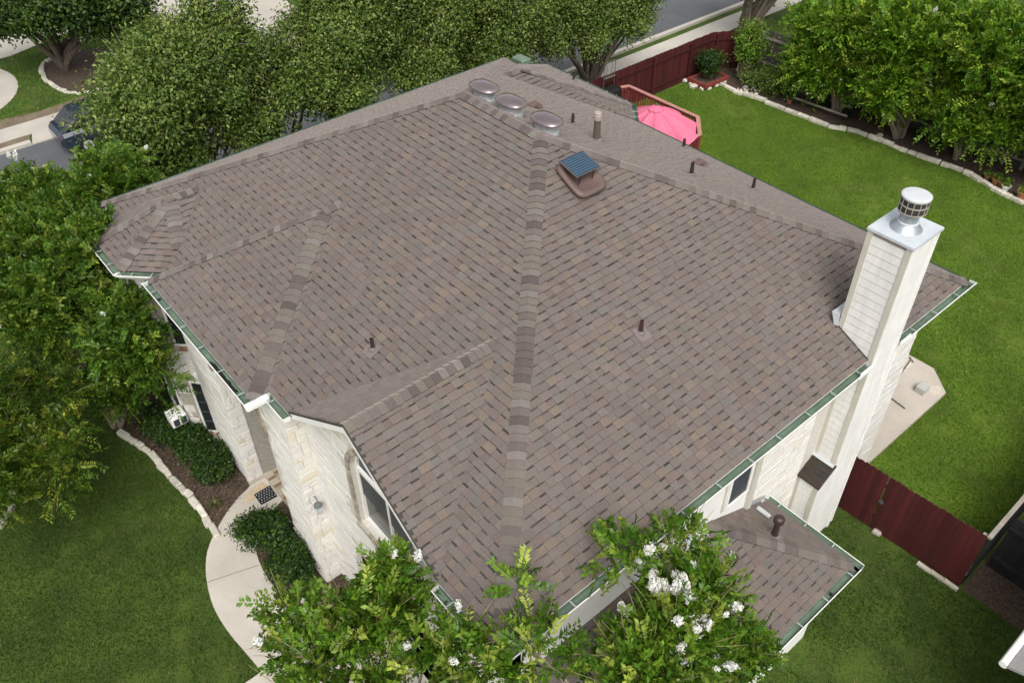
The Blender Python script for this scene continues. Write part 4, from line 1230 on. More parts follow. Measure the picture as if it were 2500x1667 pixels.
# shed roof over the wider firebox
sh = MB()
p = [(8.26, CY0 - 0.03, 2.50), (8.26, WALLR, 2.50), (CX0 + 0.02, WALLR, 2.86), (CX0 + 0.02, CY0 - 0.03, 2.86)]
sh.add(p + [(x, y, zz_ - 0.05) for x, y, zz_ in p], [(0, 3, 2, 1), (4, 5, 6, 7), (0, 1, 5, 4), (1, 2, 6, 5), (2, 3, 7, 6), (3, 0, 4, 7)])
sho = sh.build('firebox_roof', M['deckdark'], house)
r_ = random.Random(4)
sl_n = np.array([-0.36, 0, 0.48]); sl_n /= np.linalg.norm(sl_n); sl_d = np.array([0.48, 0, 0.36]) / 0.6
for i in range(5):
    y = CY0 - 0.03
    while y < WALLR - 0.02:
        w = min(r_.uniform(0.12, 0.26), WALLR - y)
        o0 = np.array([8.255, y + 0.003, 2.505]) + sl_d * i * 0.116
        th = r_.choice([0.014, 0.028])
        tp = [o0 + sl_n * th, o0 + np.array([0, w - 0.006, 0]) + sl_n * th, o0 + np.array([0, w - 0.006, 0]) + sl_d * 0.122 + sl_n * 0.004, o0 + sl_d * 0.122 + sl_n * 0.004]
        bt = [t - sl_n * 0.02 for t in tp]
        c = tuple(x * r_.uniform(0.85, 1.15) for x in (0.048, 0.036, 0.030))
        mb = MB(); mb.add(tp + bt, [(0, 3, 2, 1), (4, 5, 6, 7), (0, 1, 5, 4), (1, 2, 6, 5), (2, 3, 7, 6), (3, 0, 4, 7)], c)
        mb.t[2] = BUTT
        mb.build('shingle', M['shingle'], sho, tint=True)
        y += w
q = MB(); q.add([(CX0 + 0.026, WALLR, 2.88), (CX0 + 0.026, CY0 + 0.0, 2.88), (CX0 + 0.026, CY0 + 0.0, 2.99), (CX0 + 0.026, WALLR, 2.99), (CX0 - 0.075, WALLR, 2.835), (CX0 - 0.075, CY0 + 0.0, 2.835)], [(0, 1, 2, 3), (4, 5, 1, 0)])
q.build('firebox_flashing', M['galv'], house)
# cricket flashing on the upper side, step flashing along the roof
q = MB(); q.add([(CX0 - 0.06, CY1 + 0.06, E_ + PM * CY1 + 0.05), (CX0 - 0.005, CY1 - 0.01, E_ + PM * CY1 + 0.02), (CX0 - 0.005, CY1 + 0.02, E_ + PM * CY1 + 0.26), (CX0 - 0.06, CY1 + 0.16, E_ + PM * CY1 + 0.30), (CX1, CY1 + 0.16, E_ + PM * CY1 + 0.30), (CX1, CY1 + 0.02, E_ + PM * CY1 + 0.26)],
              [(0, 1, 2, 3), (3, 2, 5, 4)])
q.build('cricket_flashing', M['galv'], house)
q = MB()
q.add([(CX0 - 0.006, 0.0, E_ + 0.0), (CX0 - 0.006, CY1 + 0.03, E_ + PM * (CY1 + 0.03)), (CX0 - 0.006, CY1 + 0.03, E_ + PM * (CY1 + 0.03) + 0.045), (CX0 - 0.006, 0.0, E_ + 0.045)], [(0, 1, 2, 3)])
q.build('step_flashing', M['deckdark'], house)
for (x0, x1) in ((8.30, CX0), (CX1, 9.95)):
    q = MB(); q.bevbox(((x0 + x1) / 2, -0.13, E_ - 0.045), (x1 - x0 + 0.02, 0.022, 0.17), 0.01); q.build('eave_return', M['gutter_out'], house)
# downspout beside the chimney with an elbow
q = MB()
q.tube([(9.69, 0.28, E_ - 0.1), (9.70, 0.26, 3.2), (9.72, 0.2, 2.95)], 0.042, 8)
q.tube([(9.72, -0.05, E_ - 0.25), (9.72, -0.05, 0.1)], 0.036, 8)
q.build('downspout', M['white'], house)

# --- roof vents and pipes
def on_right(x, y): return np.array([x, y, E_ + PM * y])
def on_back(x, y): return np.array([x, y, E_ + PM * (LX - x)])
def on_front(x, y): return np.array([x, y, E_ + PM * x])
def vent_pipe(base, h, r, slope_n, lean=(0, 0), boot=0.16, collar=True, cap=False, name='vent_pipe', mat='vent'):
    base = np.array(base, float)
    n = np.array(slope_n, float); n /= np.linalg.norm(n)
    mb = MB()
    prof = [(r * 1.35, -0.02), (r * 1.3, 0.03), (r * 1.12, 0.05), (r, h * 0.35), (r * 0.86, h - 0.02), (r * 0.9, h), (r * 0.7, h), (r * 0.66, h - 0.05)]
    mb.lathe(prof, 14, base)
    o = mb.build(name, M[mat], house, smooth=False)
    b = MB()
    b.lathe([(r * 2.0, 0.0), (r * 1.9, 0.02), (r * 1.4, 0.045), (r * 1.3, 0.05)], 14, base + n * 0.012)
    # flat flange lying in the slope
    e = np.cross(n, np.array([0, 0, 1.0])); e /= np.linalg.norm(e); s = np.cross(n, e)
    if s[2] < 0: s = -s
    c = base + n * 0.024
    pts = [c + e * a + s * bb for a, bb in ((-boot * 0.8, -boot), (boot * 0.8, -boot), (boot * 0.8, boot * 0.7), (-boot * 0.8, boot * 0.7))]
    b.add(pts + [p_ - n * 0.01 for p_ in pts], [(0, 1, 2, 3), (7, 6, 5, 4), (0, 4, 5, 1), (1, 5, 6, 2), (2, 6, 7, 3), (3, 7, 4, 0)])
    b.build('pipe_boot', M['boot'], o)
    if cap:
        k = MB(); k.lathe([(r * 1.02, h - 0.14), (r * 1.25, h - 0.13), (r * 1.25, h - 0.03), (r * 1.1, h - 0.02), (r * 1.1, h + 0.02), (r * 0.9, h + 0.035), (0.01, h + 0.04)] if cap == 1 else [(r * 1.2, h - 0.04), (r * 1.65, h - 0.02), (r * 1.7, h + 0.05), (r * 1.45, h + 0.09), (r * 0.8, h + 0.115), (0.01, h + 0.12)], 16, base)
        k.build('pipe_cap', M['vent' if cap == 2 else 'pipecap'], o)
    return o
vent_pipe(on_right(5.10, 2.40), 0.27, 0.040, nR)
vent_pipe(on_front(1.62, 5.43), 0.25, 0.038, nF)
vent_pipe(on_back(8.29, 7.51), 0.26, 0.036, nB, boot=0.08)
vent_pipe(on_back(8.03, 6.52), 0.60, 0.075, nB, boot=0.15, cap=1, mat='pipegrey')
vent_pipe(on_back(11.84, 7.18), 0.25, 0.040, nB, boot=0.08)
vent_pipe(on_back(9.24, 4.90), 0.30, 0.042, nB, boot=0.09)
vent_pipe(on_back(10.92, 4.44), 0.27, 0.038, nB, boot=0.09)
vent_pipe((12.35, 11.7, E_ + (12.95 - 12.35) * 0.478), 0.24, 0.038, (0.478, 0, 1), boot=0.07)
vent_pipe((6.20, -0.40, ZL + PM * (LCX - 6.20)), 0.46, 0.062, nB, boot=0.16, cap=2)
for (x, y) in ((10.66, 5.82), (8.0, 8.5)):
    p = on_back(x, y); q = MB()
    q.bevbox(p + np.array([0.02, 0, 0.06]), (0.26, 0.20, 0.07), 0.02)
    q.bevbox(p + np.array([0.10, -0.10, 0.03]), (0.16, 0.12, 0.05), 0.015)
    q.build('box_vent', M['ventbrown'], house)
p = np.array([4.61, -0.27, ZL + PM * (-0.27 - LCY)])      # scoop vent on the low roof
q = MB()
seg = 12
v, f = [], []
for k in range(seg + 1):
    t = math.pi * k / seg
    for s in (0, 0.24):
        v.append(p + np.array([0.105 * math.cos(t), -0.06 - 0.0 + s * 0.9, 0.02 + 0.11 * math.sin(t) * (1 - 0.2 * s) + s * PM * 0.9]))
for k in range(seg): f.append((2 * k, 2 * k + 1, 2 * k + 3, 2 * k + 2))
q.add(v, f); so = q.build('scoop_vent', M['ventbrown'], house)
q = MB(); q.add([tuple(v[2 * k] + np.array([0, 0.02, 0])) for k in range(seg + 1)], [tuple(range(seg + 1))]); q.build('vent_mouth', M['black'], so)
# three oval mushroom vents behind the ridge
for (x, y) in ((6.60, 8.42), (6.56, 7.52), (6.60, 6.50)):
    p = on_back(x, y)
    q = MB(); q.lathe([(0.25, -0.10), (0.25, 0.06), (0.235, 0.065), (0.235, 0.11), (0.225, 0.115), (0.225, 0.25), (0.17, 0.255)], 28, p, sx=0.8, sy=1.1, pw=0.85); bo = q.build('roof_vent', M['galv'], house)
    q = MB(); q.lathe([(0.175, 0.245), (0.275, 0.25), (0.295, 0.265), (0.28, 0.29), (0.22, 0.325), (0.12, 0.345), (0.03, 0.352)], 36, p, sx=0.82, sy=1.25, pw=0.8)
    q.build('vent_hood', M['ventmet'], bo, smooth=True)
    q = MB(); q.lathe([(0.29, 0.248), (0.302, 0.253), (0.302, 0.27), (0.288, 0.276)], 36, p, sx=0.82, sy=1.25, pw=0.8); q.build('hood_rim', M['ventmet'], bo)
# solar attic fan on the right slope
sc_ = on_right(6.18, 5.14)
ex, sy = np.array([1.0, 0, 0]), np.array([0, 1, PM]) / math.sqrt(1 + PM * PM)
nn = np.cross(ex, sy)
def on_s(a, b, h): return sc_ + ex * a * 1.2 + sy * b * 1.15 + nn * h * 1.2
def slab(mb, a0, a1, b0, b1, h0, h1):
    v = [on_s(a, b, h) for h in (h0, h1) for a, b in ((a0, b0), (a1, b0), (a1, b1), (a0, b1))]
    mb.add(v, [(0, 3, 2, 1), (4, 5, 6, 7), (0, 1, 5, 4), (1, 2, 6, 5), (2, 3, 7, 6), (3, 0, 4, 7)])
q = MB(); slab(q, -0.26, 0.30, -0.36, 0.36, 0.018, 0.028); fo = q.build('solar_vent', M['ventbrown'], house)
def rr_ring(mb, rows, seg=28):
    v, f = [], []
    for (ra_, rb_, h, pw) in rows:
        for k in range(seg):
            t = 2 * math.pi * k / seg
            cx = math.copysign(abs(math.cos(t)) ** pw, math.cos(t)); cy = math.copysign(abs(math.sin(t)) ** pw, math.sin(t))
            v.append(on_s(ra_ * cx + 0.02, rb_ * cy - 0.01, h))
    for i in range(len(rows) - 1):
        for k in range(seg):
            k2 = (k + 1) % seg; f.append((i * seg + k, i * seg + k2, (i + 1) * seg + k2, (i + 1) * seg + k))
    f.append(tuple((len(rows) - 1) * seg + k for k in range(seg)))
    mb.add(v, f)
q = MB(); rr_ring(q, [(0.27, 0.33, 0.05, 0.45), (0.31, 0.37, 0.055, 0.45), (0.315, 0.375, 0.085, 0.45), (0.29, 0.35, 0.115, 0.45), (0.24, 0.30, 0.12, 0.5), (0.20, 0.26, 0.085, 0.55), (0.12, 0.16, 0.065, 0.7)])
q.build('vent_housing', M['ventbrown'], fo, smooth=True)
q = MB()
for a_, b_ in ((-0.13, -0.12), (0.16, -0.12), (-0.13, 0.16), (0.16, 0.16)):
    q.tube([on_s(a_, b_, 0.07), on_s(a_ * 0.9, b_ + 0.04, 0.26 if b_ < 0 else 0.20)], 0.012, 6)
q.build('panel_stand', M['vent'], fo)
pz = lambda b: 0.175 - 0.30 * (b - 0.1) * 0.5
def panel(mb, a0, a1, b0, b1, h):
    v = [on_s(a, b, h + hh + (0.27 - 0.20 * (b + 0.08))) for hh in (0, 0.018) for a, b in ((a0, b0), (a1, b0), (a1, b1), (a0, b1))]
    mb.add(v, [(0, 3, 2, 1), (4, 5, 6, 7), (0, 1, 5, 4), (1, 2, 6, 5), (2, 3, 7, 6), (3, 0, 4, 7)])
q = MB(); panel(q, -0.24, 0.26, -0.10, 0.34, 0.0); po = q.build('solar_panel_frame', M['ventbrown'], fo)
q = MB(); panel(q, -0.225, 0.245, -0.085, 0.325, 0.003); q.build('solar_panel', M['solar'], fo)
q = MB()
for k in range(1, 9):
    b = -0.085 + 0.41 * k / 9; panel(q, -0.22, 0.24, b - 0.003, b + 0.003, 0.005)
q.build('busbar', M['solarline'], fo)
# green scrap at the far end of the roof
q = MB(); q.bevbox((12.6, 14.25, E_ + 0.02), (0.35, 0.5, 0.14), 0.02); q.build('downspout_offset', M['gutter_in'], house)

# --- hand over the counted pieces: the 300 that show largest singly, the rest as one mass
def flush(kind, name, mass, parent, cap_n=300):
    L = sorted(PIECES[kind], key=lambda t: -t[0])
    single = [t for t in L[:cap_n] if t[0] > 12]
    rest = L[len(single):]
    for (sc, v, f, t, m) in single:
        link(name, new_mesh(name, v, f, M[m], t), parent)
    if rest:
        mb = MB()
        for (sc, v, f, t, m) in rest:
            n0 = len(mb.v)
            mb.v.extend([tuple(map(float, p)) for p in v])
            mb.f.extend([tuple(i + n0 for i in q) for q in f])
            mb.t.extend(t)
        o = mb.build(mass, M[rest[0][4]], parent, tint=True)
        o['kind'] = 'stuff'
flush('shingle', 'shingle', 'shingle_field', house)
flush('ridge_cap', 'ridge_cap', 'ridge_cap_run', house)
flush('stone', 'stone', 'stonework', house)

# ------------------------------------------------------------------ garden edging, fences, deck and yard things
def edging(name, label, pts, step=0.36, w=0.17, h=0.15, jit=0.03):
    t = thing(name, label, 'edging')
    P = [np.array(p, float) for p in pts]
    seg = [np.linalg.norm(P[i + 1] - P[i]) for i in range(len(P) - 1)]
    L = sum(seg); s = 0.0
    def at(s):
        i = 0
        while i < len(seg) - 1 and s > seg[i]: s -= seg[i]; i += 1
        f = min(1.0, s / max(seg[i], 1e-6))
        d = (P[i + 1] - P[i]) / max(seg[i], 1e-6)
        return P[i] + (P[i + 1] - P[i]) * f, d
    while s < L:
        l = step * random.uniform(0.6, 1.35)
        c, d = at(min(s + l / 2, L))
        a = math.atan2(d[1], d[0]) + random.uniform(-0.06, 0.06)
        hh = h * random.uniform(0.8, 1.15)
        mb = MB(); mb.bevbox((c[0] + random.uniform(-jit, jit), c[1] + random.uniform(-jit, jit), hh / 2 - 0.02), (l * 0.98, w * random.uniform(0.8, 1.15), hh), 0.026, rot=Matrix.Rotation(a, 3, 'Z'), jit=0.014)
        mb.build('stone', M['edging'], t)
        s += l
    return t
edging('stone_edging', 'pale limestone edging of the bed below the bay window, ending at the curved path', [(-1.84, 13.6), (-1.74, 13.31), (-1.65, 12.88), (-1.5, 12.31), (-1.43, 11.51), (-1.38, 10.7), (-1.29, 10.28), (-1.29, 9.72), (-1.33, 9.05)], 0.34)
edging('stone_edging', 'round limestone ring at the left edge of the front lawn', [(RING[0] + 1.03 * math.cos(t), RING[1] + 1.03 * math.sin(t)) for t in np.linspace(-2.2, 2.4, 26)], 0.36, 0.16)
edging('stone_edging', 'long curving limestone edging between back lawn and mulch bed', EDGE_B[:-2], 0.42, 0.20, 0.16)
edging('stone_edging', 'pale stone edging round the oak tree across the street', OBED[-4:] + OBED[:22], 0.5, 0.2, 0.14)

def fence(name, label, p0, p1, h, mat, bw=0.14, rails=(), rail_side=1, rail_mat=None, dog=True, posts=0.0, gate=None, first=0, ragged=0.012):
    p0, p1 = np.array(p0, float), np.array(p1, float)
    d = p1 - p0; L = np.linalg.norm(d); d /= L
    n = np.array([-d[1], d[0]]) * rail_side
    t = thing(name, label, 'fence', (p0[0], p0[1], 0))
    protos = []
    for k in range(3):
        mb = MB(); ww = bw - 0.0015; th = 0.018; c = 0.03 if dog else 0.002; hh = h
        poly = [(0.0, 0.03), (ww, 0.03), (ww, hh - c), (ww - c, hh), (c, hh), (0.0, hh - c)]
        v = [(s, -th / 2, z) for s, z in poly] + [(s, th / 2, z) for s, z in poly]
        mb.add(v, [tuple(range(5, -1, -1)), tuple(range(6, 12))] + [(i, (i + 1) % 6, 6 + (i + 1) % 6, 6 + i) for i in range(6)])
        protos.append(new_mesh('board', mb.v, mb.f, M[mat]))
    s = 0.0
    a = math.atan2(d[1], d[0])
    while s < L - 0.02:
        if gate and abs(s - gate) < bw / 2: s += 0.022
        q = d * s
        o = link('board', random.choice(protos), t, (q[0] + n[0] * random.uniform(-0.004, 0.004), q[1], random.uniform(-ragged, ragged)), (random.uniform(-0.004, 0.004), random.uniform(-0.0015, 0.0015), a))
        s += bw
    for zr in rails:
        mb = MB(); mb.box(0, L, -0.02, 0.02, zr - 0.045, zr + 0.045)
        mb.build('rail', M[rail_mat or mat], t, (n[0] * 0.032, n[1] * 0.032, 0), (0, 0, a))
    if posts:
        s = 0.1
        while s < L:
            mb = MB(); mb.bevbox((0, 0, h / 2 - 0.02), (0.09, 0.09, h - 0.06), 0.006)
            q = d * s
            mb.build('post', M[rail_mat or mat], t, (q[0] + n[0] * 0.10, q[1] + n[1] * 0.10, 0), (0, 0, a))
            s += posts
    return t
fr = fence('board_fence', 'dark red board fence with gate joining the chimney side to the neighbour fence', (10.25, 0.30), (10.40, -2.84), 1.80, 'redwood', 0.142, rails=(0.4, 1.45), rail_side=1, gate=1.05)
q = MB(); q.box(-0.012, 0.012, -0.06, 0.06, 1.02, 1.05); q.box(-0.02, 0.012, -0.015, 0.015, 0.98, 1.1); q.build('gate_latch', M['pewter'], fr, (-0.02, -1.06, 0))
fence('board_fence', 'dark red board fence with rails along the street behind the deck', (18.2, 17.80), (26.84, 17.80), 1.80, 'redwood', 0.142, rails=(0.35, 1.45), rail_side=-1, posts=2.3)
fence('board_fence', 'short red fence return at the far corner of the back lawn', (26.86, 17.78), (28.7, 16.65), 1.78, 'redwood', 0.142, rails=(0.35, 1.42), rail_side=-1, posts=1.7)
fence('board_fence', 'weathered grey board fence behind the mulch bed at the back', (28.72, 16.6), (28.72, -2.6), 1.78, 'weathered', 0.142, rails=(0.35, 1.45), rail_side=-1, rail_mat='rail_grey', posts=2.4)
fence('board_fence', 'dark weathered side fence with pale top rail at the right edge', (10.46, -2.86), (28.6, -2.62), 1.72, 'blackwood', 0.142, rails=(0.4,), rail_side=1, rail_mat='rail_grey', posts=2.4)
tr_ = bpy.data.objects[-1] if False else None
q = MB(); q.box(0, 18.1, -0.05, 0.04, 1.70, 1.745); tag(q.build('fence_cap_rail', M['rail_grey'], [o for o in COL.objects if o.get('label', '').startswith('dark weathered side fence')][0], (0, 0.0, 0), (0, 0, math.atan2(0.24, 18.14))))
fence('board_fence', 'black stained board fence in the shade beyond the side fence', (11.35, -2.98), (11.35, -7.2), 1.75, 'blackwood', 0.142, rails=(0.4, 1.4), rail_side=-1)
sheet('neighbour_gravel', [(10.4, -8.5), (16, -8.5), (16, -2.9), (10.4, -2.9)], 0.012, 'mulch')

# three pale bricks and a stone at the foot of the red fence
for k in range(3):
    mb = MB(); mb.bevbox((0, 0, 0.045), (0.09, 0.33, 0.08), 0.008)
    g = G(2256 + k * 32, 1386 + k * 21)
    tag(mb.build('concrete_block', M['rock'], None, (g[0] - 0.02, g[1], 0)), ('leftmost', 'middle', 'rightmost')[k] + ' of three pale blocks lying along the red fence foot', 'block', 'pale blocks by the red fence')
mb = MB(); mb.bevbox((0, 0, 0.05), (0.14, 0.2, 0.12), 0.03, jit=0.02); g = G(2139, 1302)
tag(mb.build('stone', M['rock'], None, (g[0], g[1], 0)), 'single pale stone against the red fence beside the gate', 'stone')

# patio things
g = G(2248, 962)
mb = MB(); mb.bevbox((0, 0, 0.10), (0.30, 0.26, 0.20), 0.012); tag(mb.build('utility_box', M['greybox'], None, (g[0], g[1] + 0.02, 0.10)), 'small grey box standing on the patio slab', 'box')
mb = MB(); mb.tube([(14.25, 1.32, 0.125), (16.05, 1.62, 0.125)], 0.018, 8); mb.tube([(16.0, 1.52, 0.125), (16.12, 1.70, 0.125)], 0.016, 8)
tag(mb.build('metal_pole', M['steel'], None), 'long dark metal pole with crossbar lying on the patio', 'pole')
mb = MB(); mb.tube([(14.3, 1.24, 0.125), (14.22, 0.72, 0.125)], 0.020, 8)
tag(mb.build('metal_pole', M['steel'], None), 'short dark pole lying on the patio beside the wall', 'pole')
for (u, v, a, b) in ((2282, 958, 0.30, 0.16), (2205, 895, 0.3, 0.2)):
    g = G(u, v)
    pp = [(g[0] + a * math.cos(t) * random.uniform(0.6, 1.1), g[1] + b * math.sin(t) * random.uniform(0.6, 1.1)) for t in np.linspace(0, 2 * math.pi, 18)[:-1]]
    sheet('patio_stain', [(min(p[0], 16.1 - max(0.0, 1.0 - p[1]) * 0.9), max(p[1], 0.37)) for p in pp], 0.104, 'efflor')
# rubber mat at the entry step
mat_pts = [(-0.12, 9.04), (0.30, 9.02), (0.32, 9.44), (-0.11, 9.43)]
mb = MB(); mb.prism(mat_pts, 0.042, 0.056)
mo = mb.build('door_mat', M['rubber']); tag(mo, 'black rubber mat with white dots at the entry step', 'mat')
q = MB()
for i in range(6):
    for k in range(5):
        x, y = -0.07 + i * 0.068 + (0.03 if k % 2 else 0), 9.09 + k * 0.072
        if x < 0.29: q.lathe([(0.010, 0.056), (0.009, 0.059)], 8, (x, y, 0))
q.build('dots', M['white'], mo)['kind'] = 'stuff'
g = [G(u, v) for u, v in ((618, 1192), (640, 1178), (655, 1188), (646, 1200), (622, 1222), (600, 1232), (596, 1222))]
sheet('path_stain', [(p[0], p[1]) for p in g], 0.0425, 'ruststain')
# black edging strip of the near bed
mb = MB(); 
pp = [(-0.965, 5.5), (-0.93, 6.38), (-0.925, 7.28)]
for i in range(2):
    a, b = np.array(pp[i]), np.array(pp[i + 1]); d = (b - a) / np.linalg.norm(b - a); w = np.array([-d[1], d[0]]) * 0.02
    mb.prism([tuple(a - w), tuple(b - w), tuple(b + w), tuple(a + w)], 0.0, 0.10)
tag(mb.build('landscape_edging', M['rubber']), 'black plastic edging strip beside the curved path', 'edging')

# deck with railing behind the house
dk = thing('deck', 'red stained deck with railing behind the house', 'deck', (15.5, 14.5, 0))
DO = np.array([15.5, 14.5, 0])
def loc(p): return (p[0] - DO[0], p[1] - DO[1], p[2])
x = 12.5
while x < 20.4:
    y1 = 16.95
    y0 = 13.25 - (0.0 if x > 19.6 else min(1.1, (20.5 - x) * 1.0)) if x > 19.4 else 12.3
    q = MB(); q.box(x, x + 0.135, y0, y1, 0.55, 0.59)
    q.build('deck_board', M['deckwood'], dk, (-DO[0], -DO[1], 0))
    x += 0.142
RPTS = [(20.23, 17.05), (20.53, 16.94), (20.53, 13.37), (19.54, 12.43), (18.6, 12.45), (16.5, 12.45)]
for i in range(len(RPTS) - 1):
    a, b = np.array(RPTS[i]), np.array(RPTS[i + 1])
    d = b - a; L = np.linalg.norm(d); d = d / L; w = np.array([-d[1], d[0]])
    q = MB(); q.prism([tuple(a - w * 0.075 - DO[:2] - d * 0.03), tuple(b - w * 0.075 - DO[:2] + d * 0.03), tuple(b + w * 0.075 - DO[:2] + d * 0.03), tuple(a + w * 0.075 - DO[:2] - d * 0.03)], 1.50 + i * 0.0006, 1.538 + i * 0.0006)
    q.build('cap_rail', M['railcap'], dk)
    for z0 in (0.68, 1.38):
        q = MB(); q.prism([tuple(a - w * 0.02 - DO[:2]), tuple(b - w * 0.02 - DO[:2]), tuple(b + w * 0.02 - DO[:2]), tuple(a + w * 0.02 - DO[:2])], z0, z0 + 0.085)
        q.build('rail', M['deckwood'], dk)
    s = 0.08
    while s < L:
        p = a + d * s - DO[:2]
        q = MB(); q.box(p[0] - 0.018, p[0] + 0.018, p[1] - 0.018, p[1] + 0.018, 0.6, 1.40); q.build('baluster', M['deckwood'], dk)
        s += 0.125
    q = MB(); p = b - DO[:2]; q.box(p[0] - 0.045, p[0] + 0.045, p[1] - 0.045, p[1] + 0.045, 0.0, 1.50); q.build('post', M['deckwood'], dk)

# pink patio umbrella on the deck
UC = np.array([17.16, 12.62, 0.59])
um = thing('patio_umbrella', 'open pink patio umbrella over the deck railing', 'umbrella', UC)
NR, UR, ZR, ZT = 10, 1.55, 1.95, 2.72
ribs = []
v, f = [], []
rows = 6
for k in range(NR * 4):
    t = 2 * math.pi * k / (NR * 4) + 0.12
    sag = [0.0, 0.10, 0.135, 0.10][k % 4]
    for i in range(rows + 1):
        r = i / rows
        rr = UR * r * (1 - sag * 0.55 * r)
        z = ZT - (ZT - ZR) * (r ** 1.35) - sag * 1.5 * r * (1.0 if i < rows else 0.7)
        v.append((rr * math.cos(t), rr * math.sin(t), z))
n4 = NR * 4
for k in range(n4):
    for i in range(rows):
        a, b = k * (rows + 1) + i, ((k + 1) % n4) * (rows + 1) + i
        f.append((a, a + 1, b + 1, b) if i else (a, a + 1, b + 1))
q = MB(); q.add(v, f); q.build('canopy', M['pink'], um, smooth=False)
v, f = [], []
for k in range(n4):
    t = 2 * math.pi * k / n4 + 0.12
    for i, (r, z) in enumerate(((0.03, ZT + 0.05), (0.14, ZT + 0.005), (0.27 + (0.03 if k % 4 == 0 else 0), ZT - 0.055 - (0.02 if k % 4 == 0 else 0)))):
        v.append((r * math.cos(t), r * math.sin(t), z))
for k in range(n4):
    for i in range(2):
        a, b = k * 3 + i, ((k + 1) % n4) * 3 + i
        f.append((a, a + 1, b + 1, b))
q = MB(); q.add(v, f); q.build('vent_canopy', M['pink'], um)
q = MB(); q.tube([(0, 0, 0), (0, 0, ZT + 0.06)], 0.022, 10); q.build('pole', M['steel'], um)
q = MB(); q.lathe([(0.03, ZT + 0.05), (0.035, ZT + 0.09), (0.015, ZT + 0.14)], 10); q.build('finial', M['pewter'], um)
for k in range(NR):
    t = 2 * math.pi * k / NR + 0.12
    q = MB(); q.tube([(0.03 * math.cos(t), 0.03 * math.sin(t), ZT - 0.03), (UR * 0.98 * math.cos(t), UR * 0.98 * math.sin(t), ZR - 0.015)], 0.008, 5); q.build('rib', M['steel'], um)

# black smoker grill with tall tube frame
SO = np.array([19.95, 17.28, 0.59])
sm = thing('smoker_grill', 'black box smoker grill with tall metal tube frame beside the red fence', 'grill', SO, rz=0.0)
q = MB(); q.bevbox((0, 0, 0.62), (0.62, 0.46, 0.34), 0.03); q.build('body', M['black'], sm)
q = MB(); q.bevbox((0, 0.02, 0.84), (0.64, 0.46, 0.10), 0.03); q.tube([(-0.2, -0.24, 0.84), (0.2, -0.24, 0.84)], 0.012, 6); q.build('lid', M['black'], sm)
q = MB(); q.box(-0.05, 0.05, -0.238, -0.232, 0.56, 0.68); q.build('plate', M['galv'], sm)
for sx in (-1, 1):
    for s2 in (-1, 1):
        q = MB(); q.tube([(sx * 0.30, s2 * 0.2, 0), (sx * 0.30, s2 * 0.2, 1.95 if s2 > 0 else 0.48)], 0.014, 6); q.build('leg', M['steel'], sm)
q = MB()
for zz_ in (1.95, 1.32): q.tube([(-0.30, 0.2, zz_), (0.30, 0.2, zz_)], 0.014, 6)
q.tube([(0.12, 0.2, 1.32), (0.12, 0.2, 1.95)], 0.010, 6); q.tube([(-0.16, 0.2, 1.32), (-0.16, 0.2, 1.95)], 0.010, 6)
q.box(-0.30, 0.30, 0.12, 0.24, 1.29, 1.305)
q.build('frame', M['steel'], sm)

# raised planter with a rose bush in the far corner
plp = [G(1683, 190, 0.28), G(1723, 208, 0.28), G(1777, 186, 0.28), G(1738, 170, 0.28)]
pc = sum(plp) / 4
pl = thing('raised_planter', 'square red timber planter on pale blocks near the far fence corner', 'planter', (pc[0], pc[1], 0))
for i in range(4):
    a, b = plp[i][:2] - pc[:2], plp[(i + 1) % 4][:2] - pc[:2]
    d = (b - a) / np.linalg.norm(b - a); w = np.array([-d[1], d[0]])
    q = MB(); q.prism([tuple(a - w * 0.05 - d * 0.05), tuple(b - w * 0.05 + d * 0.0), tuple(b + w * 0.05), tuple(a + w * 0.05 - d * 0.05)], 0.12 + 0.0007 * i, 0.29 + 0.0007 * i)
    q.build('timber', M['deckwood'], pl)
    for k in range(3):
        p = a + (b - a) * (k + 0.5) / 3
        q = MB(); q.bevbox((p[0], p[1], 0.06), (0.2, 0.2, 0.12), 0.02, jit=0.02); q.build('block', M['rock'], pl)
q = MB(); q.prism([tuple(p[:2] - pc[:2]) for p in plp], 0.0, 0.2); q.build('soil', M['mulch'], pl)
# loose rocks beyond the lawn edging
for k in range(26):
    g = G(1812 + random.uniform(-28, 40), 226 + random.uniform(-9, 12))
    if g[0] < 26.1: continue
    s = random.uniform(0.07, 0.2)
    mb = MB(); mb.bevbox((0, 0, s * 0.35), (s, s * random.uniform(0.6, 1), s * 0.7), s * 0.22, jit=s * 0.14, rot=Matrix.Rotation(random.uniform(0, 3), 3, 'Z'))
    tag(mb.build('rock', M['rock'], None, (g[0], g[1], 0.02)), 'pale loose rock in the pile at the end of the mulch bed', 'rock', 'pale loose rocks by the lawn edging')
for (u, v, s) in ((1676, 200, 0.3), (1697, 213, 0.36), (2144, 336, 0.25)):
    g = G(u, v); mb = MB(); mb.bevbox((0, 0, s * 0.25), (s * 1.5, s * 0.7, s * 0.5), s * 0.15, jit=s * 0.1)
    tag(mb.build('rock', M['rock'], None, (g[0], g[1], 0)), 'flat pale stone ' + {1676: 'at the left corner of the red planter', 1697: 'in front of the red planter', 2144: 'lying on the lawn edging under the myrtles'}[u], 'stone')
